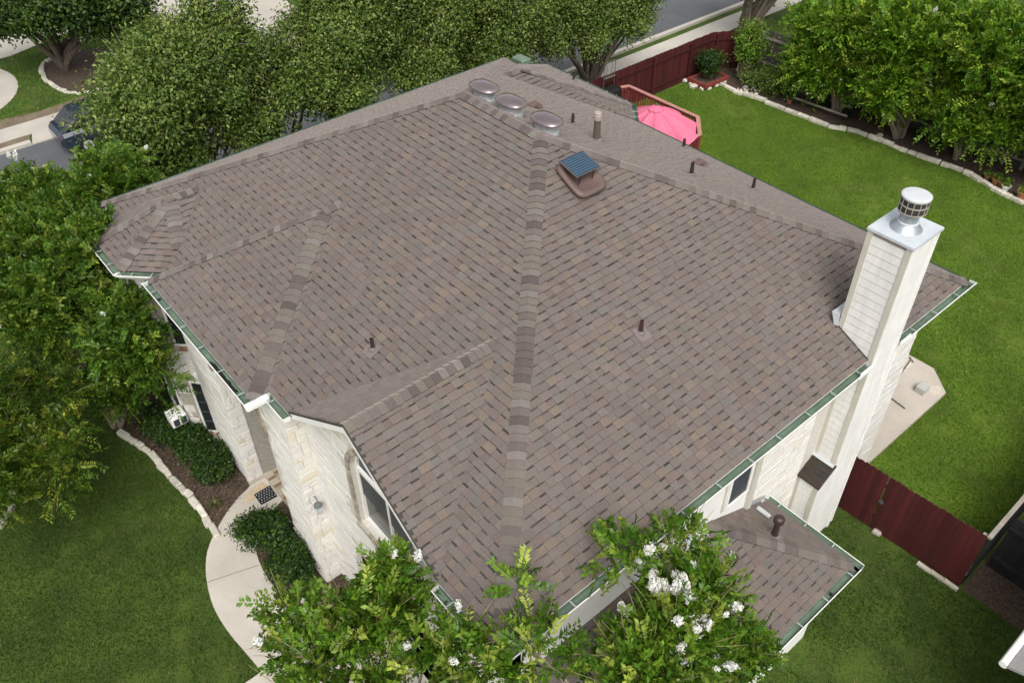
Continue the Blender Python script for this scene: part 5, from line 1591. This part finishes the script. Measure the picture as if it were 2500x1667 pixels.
# flower pots at the right end of the bed
POTS = [(2407, 440, 0.15, 'terracotta', 'small terracotta pot, leftmost by the bed edging'), (2427, 452, 0.18, 'terracotta', 'terracotta pot with trailing plant, second from the left'), (2441, 458, 0.17, 'terracotta', 'terracotta pot standing between its neighbours and the white pot'),
        (2451, 468, 0.17, 'whitepot', 'white pot holding a broad leaved plant'), (2490, 487, 0.21, 'terracotta', 'large terracotta pot at the right edge of the picture'), (1926, 254, 0.14, 'terracotta', 'lone terracotta pot in the bed near the low green shrub')]
POT_AT = []
for (u, v, s, m, lab) in POTS:
    g = G(u, v)
    p = thing('flower_pot', lab, 'pot', (g[0], g[1], 0.02), 'pots in the back bed')
    q = MB(); q.lathe([(s * 0.55, 0), (s * 0.82, s * 1.25), (s * 0.95, s * 1.28), (s * 0.95, s * 1.5), (s * 0.8, s * 1.5), (s * 0.78, s * 1.3)], 16); q.build('pot_body', M[m], p)
    q = MB(); q.lathe([(s * 0.78, s * 1.31), (s * 0.1, s * 1.33)], 12); q.build('soil', M['mulch'], p)
    POT_AT.append((p, s))
# timber frame and steel posts in the bed
q = MB()
for (a, b) in (((27.6, 14.0), (27.9, 11.2)), ((26.9, 13.4), (27.1, 10.9))):
    q.tube([(a[0], a[1], 0.25), (b[0], b[1], 0.25)], 0.06, 4)
tag(q.build('timber_edge', M['rail_grey']), 'weathered timbers of a raised bed under the myrtles', 'timber')
for k, (u, v, h) in enumerate(((2150, 305, 0.75), (2445, 402, 1.5), (2183, 305, 0.8))):
    g = G(u, v); q = MB(); q.tube([(0, 0, 0), (0.03, -0.02, h)], 0.025, 8)
    tag(q.build('steel_post', M['galv'], None, (g[0], g[1], 0)), ('thin pale steel post left of the myrtle trunks', 'tall steel fence post at the right end of the bed', 'grey steel post close beside the left myrtle trunk')[k], 'post')

# neighbour's roof corner at the lower right
nh = thing('neighbour_house', 'corner of a neighbouring house with grey roof and white gutter at lower right', 'house', (13.0, -4.42, 0))
q = MB(); q.add([(-6, 0, 3.1), (6, 0, 3.1), (6, -6, 5.6), (-6, -6, 5.6), (-6, 0, 3.04), (6, 0, 3.04), (6, -6, 5.54), (-6, -6, 5.54)], [(0, 3, 2, 1), (4, 5, 6, 7), (0, 1, 5, 4), (1, 2, 6, 5), (3, 0, 4, 7)]); q.build('roof', M['neighroof'], nh)
q = MB(); q.box(-5.7, 5.7, -5.5, -0.45, 0, 3.1); q.build('wall', M['siding'], nh)
q = MB(); q.tube([(-6, 0.06, 3.05), (6, 0.06, 3.05)], 0.07, 8); q.build('gutter', M['gutter_out'], nh)

# parked car across the street, mostly behind the trees
car = thing('parked_car', 'dark blue parked car half hidden behind the street trees', 'car', (4.3, 29.95, 0))
def loft(mb, sections, tint=(1, 1, 1)):
    n = len(sections[0]); v = [p for s in sections for p in s]; f = []
    for i in range(len(sections) - 1):
        for k in range(n):
            k2 = (k + 1) % n; f.append((i * n + k, i * n + k2, (i + 1) * n + k2, (i + 1) * n + k))
    f.append(tuple(range(n - 1, -1, -1))); f.append(tuple((len(sections) - 1) * n + k for k in range(n)))
    mb.add(v, f, tint)
def csec(x, w, z0, z1, r=0.12):
    return [(x, -w + r, z0), (x, w - r, z0), (x, w, z0 + r), (x, w, z1 - r), (x, w - r, z1), (x, -w + r, z1), (x, -w, z1 - r), (x, -w, z0 + r)]
q = MB(); loft(q, [csec(-2.3, 0.72, 0.42, 0.80), csec(-2.15, 0.86, 0.28, 0.95), csec(-1.2, 0.92, 0.24, 1.02), csec(1.3, 0.92, 0.24, 1.0), csec(2.1, 0.85, 0.28, 0.86), csec(2.3, 0.7, 0.4, 0.72)]); q.build('body', M['carpaint'], car, smooth=False)
q = MB(); loft(q, [csec(-2.0, 0.70, 0.95, 1.02, 0.02), csec(-1.5, 0.72, 0.95, 1.42, 0.1), csec(0.3, 0.72, 0.95, 1.46, 0.1), csec(1.2, 0.74, 0.95, 1.0, 0.02)]); q.build('cabin_glass', M['carglass'], car)
q = MB(); loft(q, [csec(-1.5, 0.66, 1.41, 1.44, 0.01), csec(-0.6, 0.68, 1.45, 1.49, 0.015), csec(0.25, 0.66, 1.44, 1.475, 0.01)]); q.build('roof', M['carpaint'], car)
for sx in (-1.4, 1.4):
    for s2 in (-1, 1):
        q = MB(); q.tube([(sx, s2 * 0.72, 0.33), (sx, s2 * 0.93, 0.33)], 0.33, 18); w = q.build('wheel', M['tyre'], car)
        q = MB(); q.tube([(sx, s2 * 0.925, 0.33), (sx, s2 * 0.94, 0.33)], 0.2, 14); q.build('rim', M['galv'], w)
for s2 in (-1, 1):
    q = MB(); q.bevbox((-2.2, s2 * 0.62, 0.78), (0.12, 0.3, 0.14), 0.03); q.build('tail_light', M['deckwood'], car)

# ------------------------------------------------------------------ plants
def unit(a): return a / np.maximum(np.linalg.norm(a, axis=-1, keepdims=True), 1e-9)

def inside_house(P):
    x, y, z = P[:, 0], P[:, 1], P[:, 2]
    h = np.minimum(np.minimum(E_ + PM * x, E_ + PM * y), np.minimum(E_ + PM * (LX - x), E_ + PM * (LY - y)))
    a = (x > -0.02) & (y > -0.12) & (y < LY) & (x < LX) & (z < h + 0.04)
    b = (x > QF - 0.12) & (x < 3) & (np.abs(y - QY) < QW) & (z < E_ + QZ - MQ * np.abs(y - QY) + 0.05) & (z > E_ - 0.25)
    b |= (x > -0.05) & (x < 3) & (y > 6.2) & (y < 11.4) & (z < E_)
    d = np.maximum(np.abs(y - BY), np.maximum(BX - x, ((BX - x) + np.abs(y - BY)) * 0.7071))
    c = (d < BR + 0.1) & (z < E_ + PM * (BR - d) + 0.05) & (z > E_ - 0.2)
    c |= (d < RW + 0.03) & (x < 2) & (z < E_)
    g = (x > GX - 0.03) & (x < 3) & (np.abs(y - GY) < GW) & (z < E_ + GZ - MG * np.abs(y - GY) + 0.05) & (z > E_ - 0.1)
    low = (x > 0.4) & (x < LCX + 0.14) & (y > LCY - 0.15) & (y < 0.5) & (z < ZL + PM * (y - LCY) + 0.05)
    return a | b | c | g | low

def leaf_mesh(name, P, A, N, size, aspect, T, fold=0.25):
    """folded diamond leaves: position, axis, normal, size and tint per leaf"""
    n = len(P)
    A = unit(A); S = unit(np.cross(A, N)); Nn = np.cross(S, A)
    L = size[:, None]; W = L * aspect
    V = np.empty((4 * n, 3))
    V[0::4] = P
    V[1::4] = P + A * L * 0.48 + S * W * 0.5 + Nn * W * fold
    V[2::4] = P + A * L - Nn * L * 0.12
    V[3::4] = P + A * L * 0.48 - S * W * 0.5 + Nn * W * fold
    return big_mesh(name, V, np.arange(4 * n).reshape(n, 4), M['leaf'], T)

def crown_points(blobs, ncl, seed, shell=0.55, up=0.15, lump=0.25):
    """clump centres on the shells of many uneven lobes that together fill the blobs"""
    r = np.random.default_rng(seed)
    lobes = []
    for b in blobs:
        c, rad = np.array(b[:3]), np.array(b[3:6])
        if rad.min() < 0.42:
            lobes.append((c, rad)); continue
        k = int(7 + 5 * rad.mean())
        lobes.append((c, rad * 0.62))
        for _ in range(k):
            u = unit(r.normal(size=3)); u[2] = u[2] * 0.9 + 0.1
            f = r.uniform(0.30, 0.52)
            lobes.append((c + u * rad * (1.02 - f) * r.uniform(0.85, 1.15), rad * f * np.array([1, 1, r.uniform(0.75, 1.15)])))
    vol = np.array([(q[0] * q[1] + q[1] * q[2] + q[0] * q[2]) for _, q in lobes]); vol = vol / vol.sum()
    C, D = [], []
    for (c, q), f in zip(lobes, vol):
        n = int(ncl * f) + 1
        u = unit(r.normal(size=(n, 3))); u[:, 2] = np.where(r.random(n) < 0.6, np.abs(u[:, 2]), u[:, 2])
        rad = (shell ** 3 + (1 - shell ** 3) * r.random(n)) ** (1 / 3) + r.normal(0, 0.07, n)
        C.append(c + u * rad[:, None] * q); D.append(unit(u + np.array([0, 0, up])))
    return np.vstack(C), np.vstack(D), r

def limbs(mb, base, r0, tops, r, nseg=6, droop=0.1, split=0.45, stem=None):
    """trunk and limbs as tapered tubes from the base to points inside the crown"""
    base = np.array(base, float)
    for t in tops:
        t = np.array(t, float)
        pts, rad = [], []
        bend = np.array([r.normal(0, 0.15), r.normal(0, 0.15), 0])
        for i in range(nseg + 1):
            f = i / nseg
            p = base + (t - base) * f
            p[0] = base[0] + (t[0] - base[0]) * f ** 1.5; p[1] = base[1] + (t[1] - base[1]) * f ** 1.5
            p += bend * math.sin(math.pi * f) + r.normal(0, 0.02, 3) * (0 < i)
            pts.append(p); rad.append(max(0.008, r0 * (1 - f) ** 0.8 + 0.008))
        mb.tube(pts, rad, 7)

def tree(name, label, base, blobs, ncl, lpc, size, cols, seed, trunk=0.09, stems=1, style='leaf', bark='bark', aspect=0.55, sig=0.16, cat='tree', group=None, flowers=0, twigs=0, shell=0.55, up=0.2, fsel=None, nlimb=14, bare=0, lump=0.25, flower_size=1.0, filt=None):
    base = np.array(base, float)
    t = thing(name, label, cat, base, group)
    C, D, r = crown_points(blobs, ncl, seed, shell, up, lump)
    keep = ~inside_house(C) & (C[:, 2] > 0.05)
    if filt is not None: keep &= filt(C)
    C, D = C[keep], D[keep]
    n = len(C)
    cl = r.random(n)[:, None]
    c0, c1, c2 = [np.array(c) for c in cols]
    base_c = np.where(cl < 0.62, c0 + (c1 - c0) * (cl / 0.62), c1 + (c2 - c1) * ((cl - 0.62) / 0.38) ** 1.6)
    base_c = base_c * r.uniform(0.75, 1.25, (n, 1))
    if style == 'spray':
        ax = unit(D + r.normal(0, 0.45, (n, 3)) + np.array([0, 0, 0.25]))
        Ls = r.uniform(0.22, 0.42, n) * (size / 0.08)
        side = unit(np.cross(ax, r.normal(size=(n, 3))))
        k = np.arange(lpc)
        f = (k // 2 + 0.5 + (k % 2) * 0.25) / (lpc / 2 + 0.3)
        s = np.where(k % 2, 1.0, -1.0)
        P = C[:, None] + ax[:, None] * (Ls[:, None] * f)[..., None]
        P = P - np.array([0, 0, 1])[None, None] * ((f ** 2)[None] * Ls[:, None] * 0.25)[..., None]
        A = side[:, None] * s[None, :, None] * 1.0 + ax[:, None] * 0.75 + r.normal(0, 0.22, (n, lpc, 3))
        Nn = np.cross(ax, side)[:, None] + r.normal(0, 0.35, (n, lpc, 3)) + np.array([0, 0, 0.5])
        P = P.reshape(-1, 3); A = A.reshape(-1, 3); Nn = Nn.reshape(-1, 3)
        T = np.repeat(base_c, lpc, 0)
        tipf = np.tile(f, n)[:, None]
        T = T * (1 - 0.0 * tipf) * r.uniform(0.75, 1.3, (len(P), 1))
        tips = C + ax * Ls[:, None]
    else:
        P = np.repeat(C, lpc, 0) + r.normal(0, sig, (n * lpc, 3))
        A = np.repeat(D, lpc, 0) * 0.7 + r.normal(0, 0.75, (n * lpc, 3)) + np.array([0, 0, -0.35])
        Nn = np.repeat(D, lpc, 0) + r.normal(0, 0.5, (n * lpc, 3)) + np.array([0, 0, 0.6])
        T = np.repeat(base_c, lpc, 0) * r.uniform(0.78, 1.25, (len(P), 1))
        tips = C + D * 0.15
    ok = ~inside_house(P) & (P[:, 2] > 0.03)
    P, A, Nn, T = P[ok], A[ok], Nn[ok], T[ok]
    sz = size * r.uniform(0.65, 1.25, len(P))
    cr = link('crown', leaf_mesh('crown', P - base, A, Nn, sz, aspect, T), t)
    mb = MB()
    idx = r.choice(n, min(n, nlimb), replace=False)
    tops = C[idx] - D[idx] * 0.25 - base
    for s in range(stems):
        off = np.array([0.12 * math.cos(s * 2.4), 0.12 * math.sin(s * 2.4), -0.05]) if stems > 1 else np.array([0, 0, -0.05])
        limbs(mb, off, trunk, tops[s::stems], r)
    mb.build('trunk', M[bark], t, smooth=False)
    if twigs:
        mb = MB()
        for i in r.choice(n, min(n, twigs), replace=False):
            a = C[i] - base; b = a + D[i] * 0.45 * size / 0.08 + r.normal(0, 0.08, 3)
            mb.tube([a - D[i] * 0.4, a, b], [0.010, 0.007, 0.003], 4)
        mb.build('twigs', M['twig' if style == 'spray' else 'barkpale'], t)['kind'] = 'stuff'
    if flowers:
        cand = np.arange(n) if fsel is None else np.where(fsel(tips))[0]
        cand = cand[~inside_house(tips[cand])] if len(cand) else cand
        for i in r.choice(cand, min(len(cand), flowers), replace=False):
            o = link('flower_cluster', FLOWERS[int(r.integers(len(FLOWERS)))], t, tips[i] - base + D[i] * 0.03)
            s = r.uniform(0.6, 1.25) * flower_size
            o.scale = (s, s, s * r.uniform(0.9, 1.4))
            d = Vector(unit(D[i] + np.array([0, 0, 0.4])))
            o.rotation_euler = d.to_track_quat('Z', 'Y').to_euler()
    return t

def flower_proto(seed):
    r = np.random.default_rng(seed)
    n = 170
    u = unit(r.normal(size=(n, 3))); rad = r.random(n) ** 0.4
    prof = np.array([0.062, 0.062, 0.10])
    P = u * rad[:, None] * prof + np.array([0, 0, 0.05]) + r.normal(0, 0.008, (n, 3))
    A = r.normal(size=(n, 3)); N_ = u + r.normal(0, 0.4, (n, 3))
    A = unit(A); S = unit(np.cross(A, N_)); w = r.uniform(0.014, 0.026, n)[:, None]
    V = np.empty((4 * n, 3))
    V[0::4] = P - A * w; V[1::4] = P + S * w * 0.8 + N_ * 0.004; V[2::4] = P + A * w; V[3::4] = P - S * w * 0.8 + N_ * 0.004
    T = np.ones((n, 3)) * r.uniform(0.85, 1.0, (n, 1)); T[r.random(n) < 0.06] = (0.55, 0.6, 0.3)
    return big_mesh('flower_cluster', V, np.arange(4 * n).reshape(n, 4), M['petal'], T)
FLOWERS = [flower_proto(s) for s in (1, 2, 3, 4)]

MYR = ((0.052, 0.135, 0.009), (0.125, 0.24, 0.017), (0.32, 0.38, 0.06))
MYRB = ((0.062, 0.16, 0.010), (0.15, 0.28, 0.018), (0.34, 0.42, 0.05))
MYRD = ((0.042, 0.105, 0.010), (0.095, 0.185, 0.016), (0.24, 0.30, 0.04))
PIS = ((0.045, 0.10, 0.009), (0.10, 0.18, 0.014), (0.25, 0.27, 0.03))
PEAR = ((0.056, 0.118, 0.015), (0.135, 0.205, 0.034), (0.28, 0.33, 0.09))
OAK = ((0.020, 0.050, 0.009), (0.042, 0.090, 0.012), (0.10, 0.16, 0.02))
HEDGE = ((0.012, 0.036, 0.007), (0.030, 0.075, 0.010), (0.10, 0.18, 0.012))

# crape myrtles in front of the near corner
c1 = G(880, 1560, 5.7); c2 = G(1590, 1500, 5.6)
tree('crape_myrtle', 'bright green crape myrtle with few white blooms, left of the near roof corner', (-2.0, 0.1, 0),
     [(c1[0] - 0.1, c1[1] - 0.1, 5.2, 1.35, 1.15, 0.95), (*G(990, 1420, 5.6)[:2] - np.array([0.15, 0.0]), 5.3, 0.55, 0.7, 0.85), (*G(1150, 1620, 5.7), 0.6, 0.5, 0.45), (*G(1240, 1640, 5.6), 0.5, 0.4, 0.4), (*G(740, 1560, 4.9), 0.6, 0.7, 0.6)],
     1150, 18, 0.098, MYR, 31, 0.07, 4, 'spray', 'barkpale', 0.5, flowers=18, twigs=120, shell=0.45, up=0.5, flower_size=0.75)
tree('crape_myrtle', 'bright green crape myrtle with large white blooms over the low roof corner', (1.5, -2.7, 0),
     [(c2[0] + 0.05, c2[1] - 0.25, 5.1, 1.45, 0.95, 0.95), (*G(1510, 1370, 6.1), 0.35, 0.35, 0.5), (*G(1310, 1590, 5.8), 0.5, 0.4, 0.4), (*G(1270, 1430, 6.1), 0.16, 0.16, 0.3), (*G(1640, 1350, 5.6), 0.55, 0.35, 0.45), (*G(1800, 1590, 4.8), 0.65, 0.45, 0.5)],
     1350, 18, 0.095, MYR, 32, 0.07, 4, 'spray', 'barkpale', 0.5, flowers=64, twigs=140, shell=0.45, up=0.5, flower_size=0.85, fsel=lambda p: np.array([((1530 < a < 1790) and (1300 < b < 1640) and (abs(a - (1590 + (b - 1340) * 0.45)) < 60 or (int(a * 7) % 6 == 0))) for a, b in (pix(q) for q in p)]))
# left side
tree('crape_myrtle', 'large green crape myrtle with scattered white blooms over the left bay roof', (-1.75, 13.9, 0),
     [(-0.9, 14.7, 4.8, 1.9, 2.0, 1.35), (-1.0, 12.2, 3.9, 0.9, 1.5, 1.25), (0.1, 16.3, 5.0, 1.7, 1.5, 1.3), (-1.6, 16.6, 4.8, 1.5, 1.8, 1.3), (-1.1, 12.9, 2.8, 0.9, 1.4, 0.9), (-0.62, 13.4, 5.6, 0.7, 1.0, 0.6), (-0.95, 11.3, 3.9, 0.45, 0.6, 0.75), (-2.2, 13.6, 4.6, 1.0, 1.5, 1.1), (-0.85, 11.7, 4.7, 0.5, 0.7, 0.7), (-0.9, 10.9, 3.3, 0.4, 0.5, 0.6), (-1.5, 13.1, 1.9, 0.8, 1.0, 0.8)],
     9000, 16, 0.095, MYRD, 33, 0.055, 5, 'spray', 'barkpale', 0.5, flowers=22, twigs=60, shell=0.5, up=0.3, fsel=lambda p: (p[:, 2] > 4.6))
tree('pistache_tree', 'yellow-green feathery tree spreading over the left front lawn', (-5.62, 13.4, 0),
     [(-4.1, 12.3, 3.5, 1.6, 1.8, 1.3), (-3.3, 10.6, 2.9, 1.0, 1.4, 0.7), (-3.0, 14.8, 4.9, 1.3, 1.7, 1.2), (-4.9, 10.6, 3.2, 1.2, 1.3, 0.9), (-2.9, 12.4, 3.2, 0.9, 1.1, 0.8)],
     3000, 16, 0.095, PIS, 34, 0.12, 1, 'spray', 'bark', 0.34, twigs=70, shell=0.4, up=0.1, nlimb=26)
# street trees behind the house
for k, (x, y, h, blobs, lab) in enumerate([
    (3.0, 19.2, 7.6, [(3.0, 18.9, 6.0, 2.3, 2.0, 2.3), (2.2, 18.2, 4.5, 1.6, 1.4, 1.5), (4.3, 18.8, 4.8, 1.5, 1.4, 1.9)], 'broad pear tree left of the gap, nearest the left bay roof'),
    (6.4, 19.6, 7.6, [(5.7, 19.2, 6.6, 1.3, 1.3, 1.7), (6.9, 19.1, 5.1, 1.3, 1.2, 1.5), (5.5, 18.6, 4.3, 1.0, 1.0, 1.0)], 'slender pear tree with bare branches in the gap showing the street'),
    (9.2, 19.5, 8.2, [(9.2, 19.3, 5.8, 2.0, 1.9, 2.6), (8.6, 18.6, 4.4, 1.5, 1.4, 1.4)], 'dense pear tree behind the middle of the long roof edge'),
    (12.3, 19.6, 8.0, [(12.2, 19.4, 5.4, 2.1, 1.9, 2.6), (11.6, 18.6, 4.1, 1.6, 1.4, 1.3)], 'dense pear tree left of the far roof corner'),
    (15.8, 19.6, 7.6, [(15.6, 19.3, 4.8, 2.3, 1.9, 2.5), (15.0, 18.6, 3.6, 1.6, 1.4, 1.3)], 'dense pear tree directly behind the far roof corner'),
    (20.6, 19.3, 6.6, [(20.0, 19.0, 3.9, 1.9, 1.5, 2.0), (22.3, 18.9, 3.7, 1.8, 1.5, 1.7), (18.2, 19.2, 3.8, 1.3, 1.4, 1.8)], 'wide pear tree leaning over the red street fence')]):
    nc = (4600, 1900, 4300, 4300, 4300, 4200)[k]
    tree('pear_tree', lab, (x, y, 0), blobs, nc, 16, 0.115, PEAR, 50 + k, 0.13, 1, 'leaf', 'bark', 0.52, 0.17, group='street trees behind the house', twigs=90, shell=0.45, up=0.1, nlimb=20, lump=0.3)
tree('oak_tree', 'dark live oak with leaning trunk across the street, upper left', (4.75, 37.6, 0), [(5.0, 36.6, 2.9, 2.1, 1.8, 1.35), (7.4, 36.2, 2.6, 1.8, 1.9, 1.4), (3.0, 38.2, 3.1, 1.9, 2.0, 1.4)], 3600, 14, 0.19, OAK, 61, 0.17, 1, 'leaf', 'bark', 0.5, 0.28, shell=0.5, nlimb=16)
# crape myrtles in the back bed
for k, (b, blobs, lab) in enumerate([
    ((27.5, 11.6, 0), [(27.4, 12.2, 3.0, 1.6, 2.1, 1.9), (26.9, 12.6, 1.7, 1.0, 1.6, 1.0)], 'crape myrtle at the left end of the back row, over the raised bed'),
    ((27.5, 8.75, 0), [(27.4, 9.0, 3.4, 1.8, 2.0, 2.0), (26.7, 9.5, 1.9, 1.1, 1.3, 0.9)], 'crape myrtle with thick pale trunk, second in the back row'),
    ((27.66, 6.4, 0), [(27.5, 6.3, 3.6, 1.9, 2.0, 2.2), (26.8, 6.9, 2.0, 1.1, 1.3, 0.9), (27.0, 5.2, 1.9, 0.9, 1.0, 0.8)], 'crape myrtle with twisted trunk, third in the back row'),
    ((28.0, 3.4, 0), [(27.9, 3.5, 3.6, 1.7, 1.9, 2.2), (27.3, 3.8, 2.4, 1.0, 1.3, 0.8)], 'crape myrtle at the right edge, last in the back row')]):
    tree('crape_myrtle', lab, b, blobs, 3800, 14, 0.15, MYRB, 70 + k, 0.085, 2, 'spray', 'barkpale', 0.45, group='crape myrtles in the back bed', shell=0.5, up=0.3, flowers=2, nlimb=12, lump=0.32)
tree('small_tree', 'young bright green tree in the far corner beside the red fence', (27.1, 16.2, 0), [(27.1, 16.1, 1.6, 0.75, 0.85, 1.0)], 330, 14, 0.12, MYR, 80, 0.03, 1, 'leaf', 'barkpale', 0.42, 0.13, twigs=10)
tree('spreading_shrub', 'low spreading shrub behind the loose rocks', (27.2, 14.7, 0), [(27.1, 14.8, 0.45, 0.95, 1.5, 0.5)], 420, 14, 0.10, PEAR, 81, 0.02, 3, 'leaf', 'barkpale', 0.5, 0.12, cat='shrub', nlimb=6)
tree('rose_bush', 'dark green rose bush growing in the red planter', (pc[0], pc[1], 0.2), [(pc[0], pc[1], 0.85, 0.62, 0.6, 0.6)], 300, 14, 0.085, HEDGE, 82, 0.02, 3, 'leaf', 'bark', 0.6, 0.11, cat='shrub', nlimb=8)
tree('dark_tree', 'dark tree with brown dead leaves beyond the far fence corner', (30.5, 18.8, 0), [(30.6, 18.8, 3.6, 1.8, 1.8, 2.0), (33.0, 18.0, 3.6, 2.0, 2.0, 2.0)], 1100, 14, 0.15, OAK, 83, 0.14, 1, 'leaf', 'bark', 0.5, 0.2)
tree('dark_tree', 'dark evergreen mass behind the weathered fence at the top', (31.5, 13.0, 0), [(31.6, 13.0, 2.6, 1.8, 2.6, 1.9), (31.8, 8.0, 2.6, 1.8, 3.0, 1.9)], 1500, 14, 0.15, OAK, 84, 0.14, 1, 'leaf', 'bark', 0.5, 0.2)
tree('dark_tree', 'dark tree behind the fence at the upper right corner', (32, 3.0, 0), [(32, 3.0, 3.0, 2.0, 3.0, 2.2)], 900, 14, 0.15, OAK, 85, 0.14, 1, 'leaf', 'bark', 0.5, 0.2)
# shrubs along the front walls
for k, (x, y, rx, ry, h, lab) in enumerate([(-0.85, 12.75, 0.5, 0.6, 0.75, 'dark glossy shrub below the bay, farthest from the path'), (-0.72, 11.65, 0.55, 0.6, 0.85, 'dark glossy shrub below the bay, in the middle of its row'), (-0.52, 10.65, 0.52, 0.62, 0.95, 'dark glossy shrub nearest the entry step, left of the path'),
                                            (-0.55, 7.80, 0.58, 0.68, 1.25, 'dark glossy shrub covering the corner of the door mat'), (-0.48, 6.75, 0.5, 0.6, 1.0, 'dark glossy shrub below the wall lantern')]):
    tree('shrub', lab, (x, y, 0), [(x, y, h * 0.55, rx, ry, h * 0.5)], 650, 14, 0.065, HEDGE, 90 + k, 0.012, 4, 'leaf', 'bark', 0.6, 0.075, cat='shrub', nlimb=8, shell=0.6, group='dark shrubs along the front walls', lump=0.15)
def blades(name, label, loc, n, h, spread, cols, seed, cat='plant', w=0.008):
    r = np.random.default_rng(seed)
    t = thing(name, label, cat, (*loc, 0.02))
    a = r.uniform(0, 6.28, n); ln = r.uniform(0.4, 1.0, n)
    d = np.column_stack([np.cos(a), np.sin(a), np.zeros(n)]); s = np.column_stack([-np.sin(a), np.cos(a), np.zeros(n)])
    V = np.empty((n * 5, 3)); H = (h * r.uniform(0.6, 1.1, n))[:, None]; S = (spread * ln)[:, None]
    V[0::5] = d * 0.02 - s * w; V[1::5] = d * 0.02 + s * w
    V[2::5] = d * S * 0.45 + s * w + np.array([0, 0, 1]) * H * 0.9; V[3::5] = d * S * 0.45 - s * w + np.array([0, 0, 1]) * H * 0.9
    V[4::5] = d * S + np.array([0, 0, 1]) * H * 0.55
    F = []
    for i in range(n): F += [(5 * i, 5 * i + 1, 5 * i + 2), (5 * i, 5 * i + 2, 5 * i + 3), (5 * i + 3, 5 * i + 2, 5 * i + 4)]
    c = np.array(cols)[r.integers(len(cols), size=n)] * r.uniform(0.7, 1.3, (n, 1))
    link('leaves', big_mesh('leaves', V, np.array(F), M['leaf'], np.repeat(c, 3, 0)), t)
    return t
blades('grass_clump', 'straw coloured grass clump at the path edge below the dark shrubs', (-0.78, 7.1), 90, 0.22, 0.34, [(0.20, 0.17, 0.08), (0.10, 0.12, 0.04)], 1)
blades('grass_clump', 'thin grassy plant in the bare end of the bed by the stone edging', (-0.95, 9.75), 60, 0.18, 0.28, [(0.16, 0.15, 0.06), (0.07, 0.11, 0.03)], 2)
for k, (p, s) in enumerate(POT_AT):
    wl_ = p.location
    r = np.random.default_rng(200 + k); n = 60
    P = np.array([0, 0, s * 1.4]) + r.normal(0, 1, (n, 3)) * np.array([s * 0.5, s * 0.5, s * 0.45]) + np.array([0, 0, s * 0.4])
    link('foliage', leaf_mesh('foliage', P, r.normal(0, 1, (n, 3)), r.normal(0, 0.5, (n, 3)) + np.array([0, 0, 1]), np.full(n, 0.10), 0.6, np.array(MYRD[1]) * r.uniform(0.6, 1.6, (n, 1))), p)
for k, (u, v, h, sp, lab) in enumerate(((2010, 270, 0.5, 0.4, 'leafy herb clump behind the white block in the back bed'), (2070, 292, 0.4, 0.35, 'low herb clump left of the thin steel post'), (2240, 345, 0.45, 0.45, 'strappy grass clump between the two myrtle trunks'), (2290, 360, 0.45, 0.45, 'strappy grass clump left of the twisted myrtle trunk'))):
    g = G(u, v); blades('grass_clump', lab, (max(g[0], 26.9), g[1]), 140, h, sp, [(0.03, 0.06, 0.015), (0.05, 0.09, 0.02)], 30 + k)
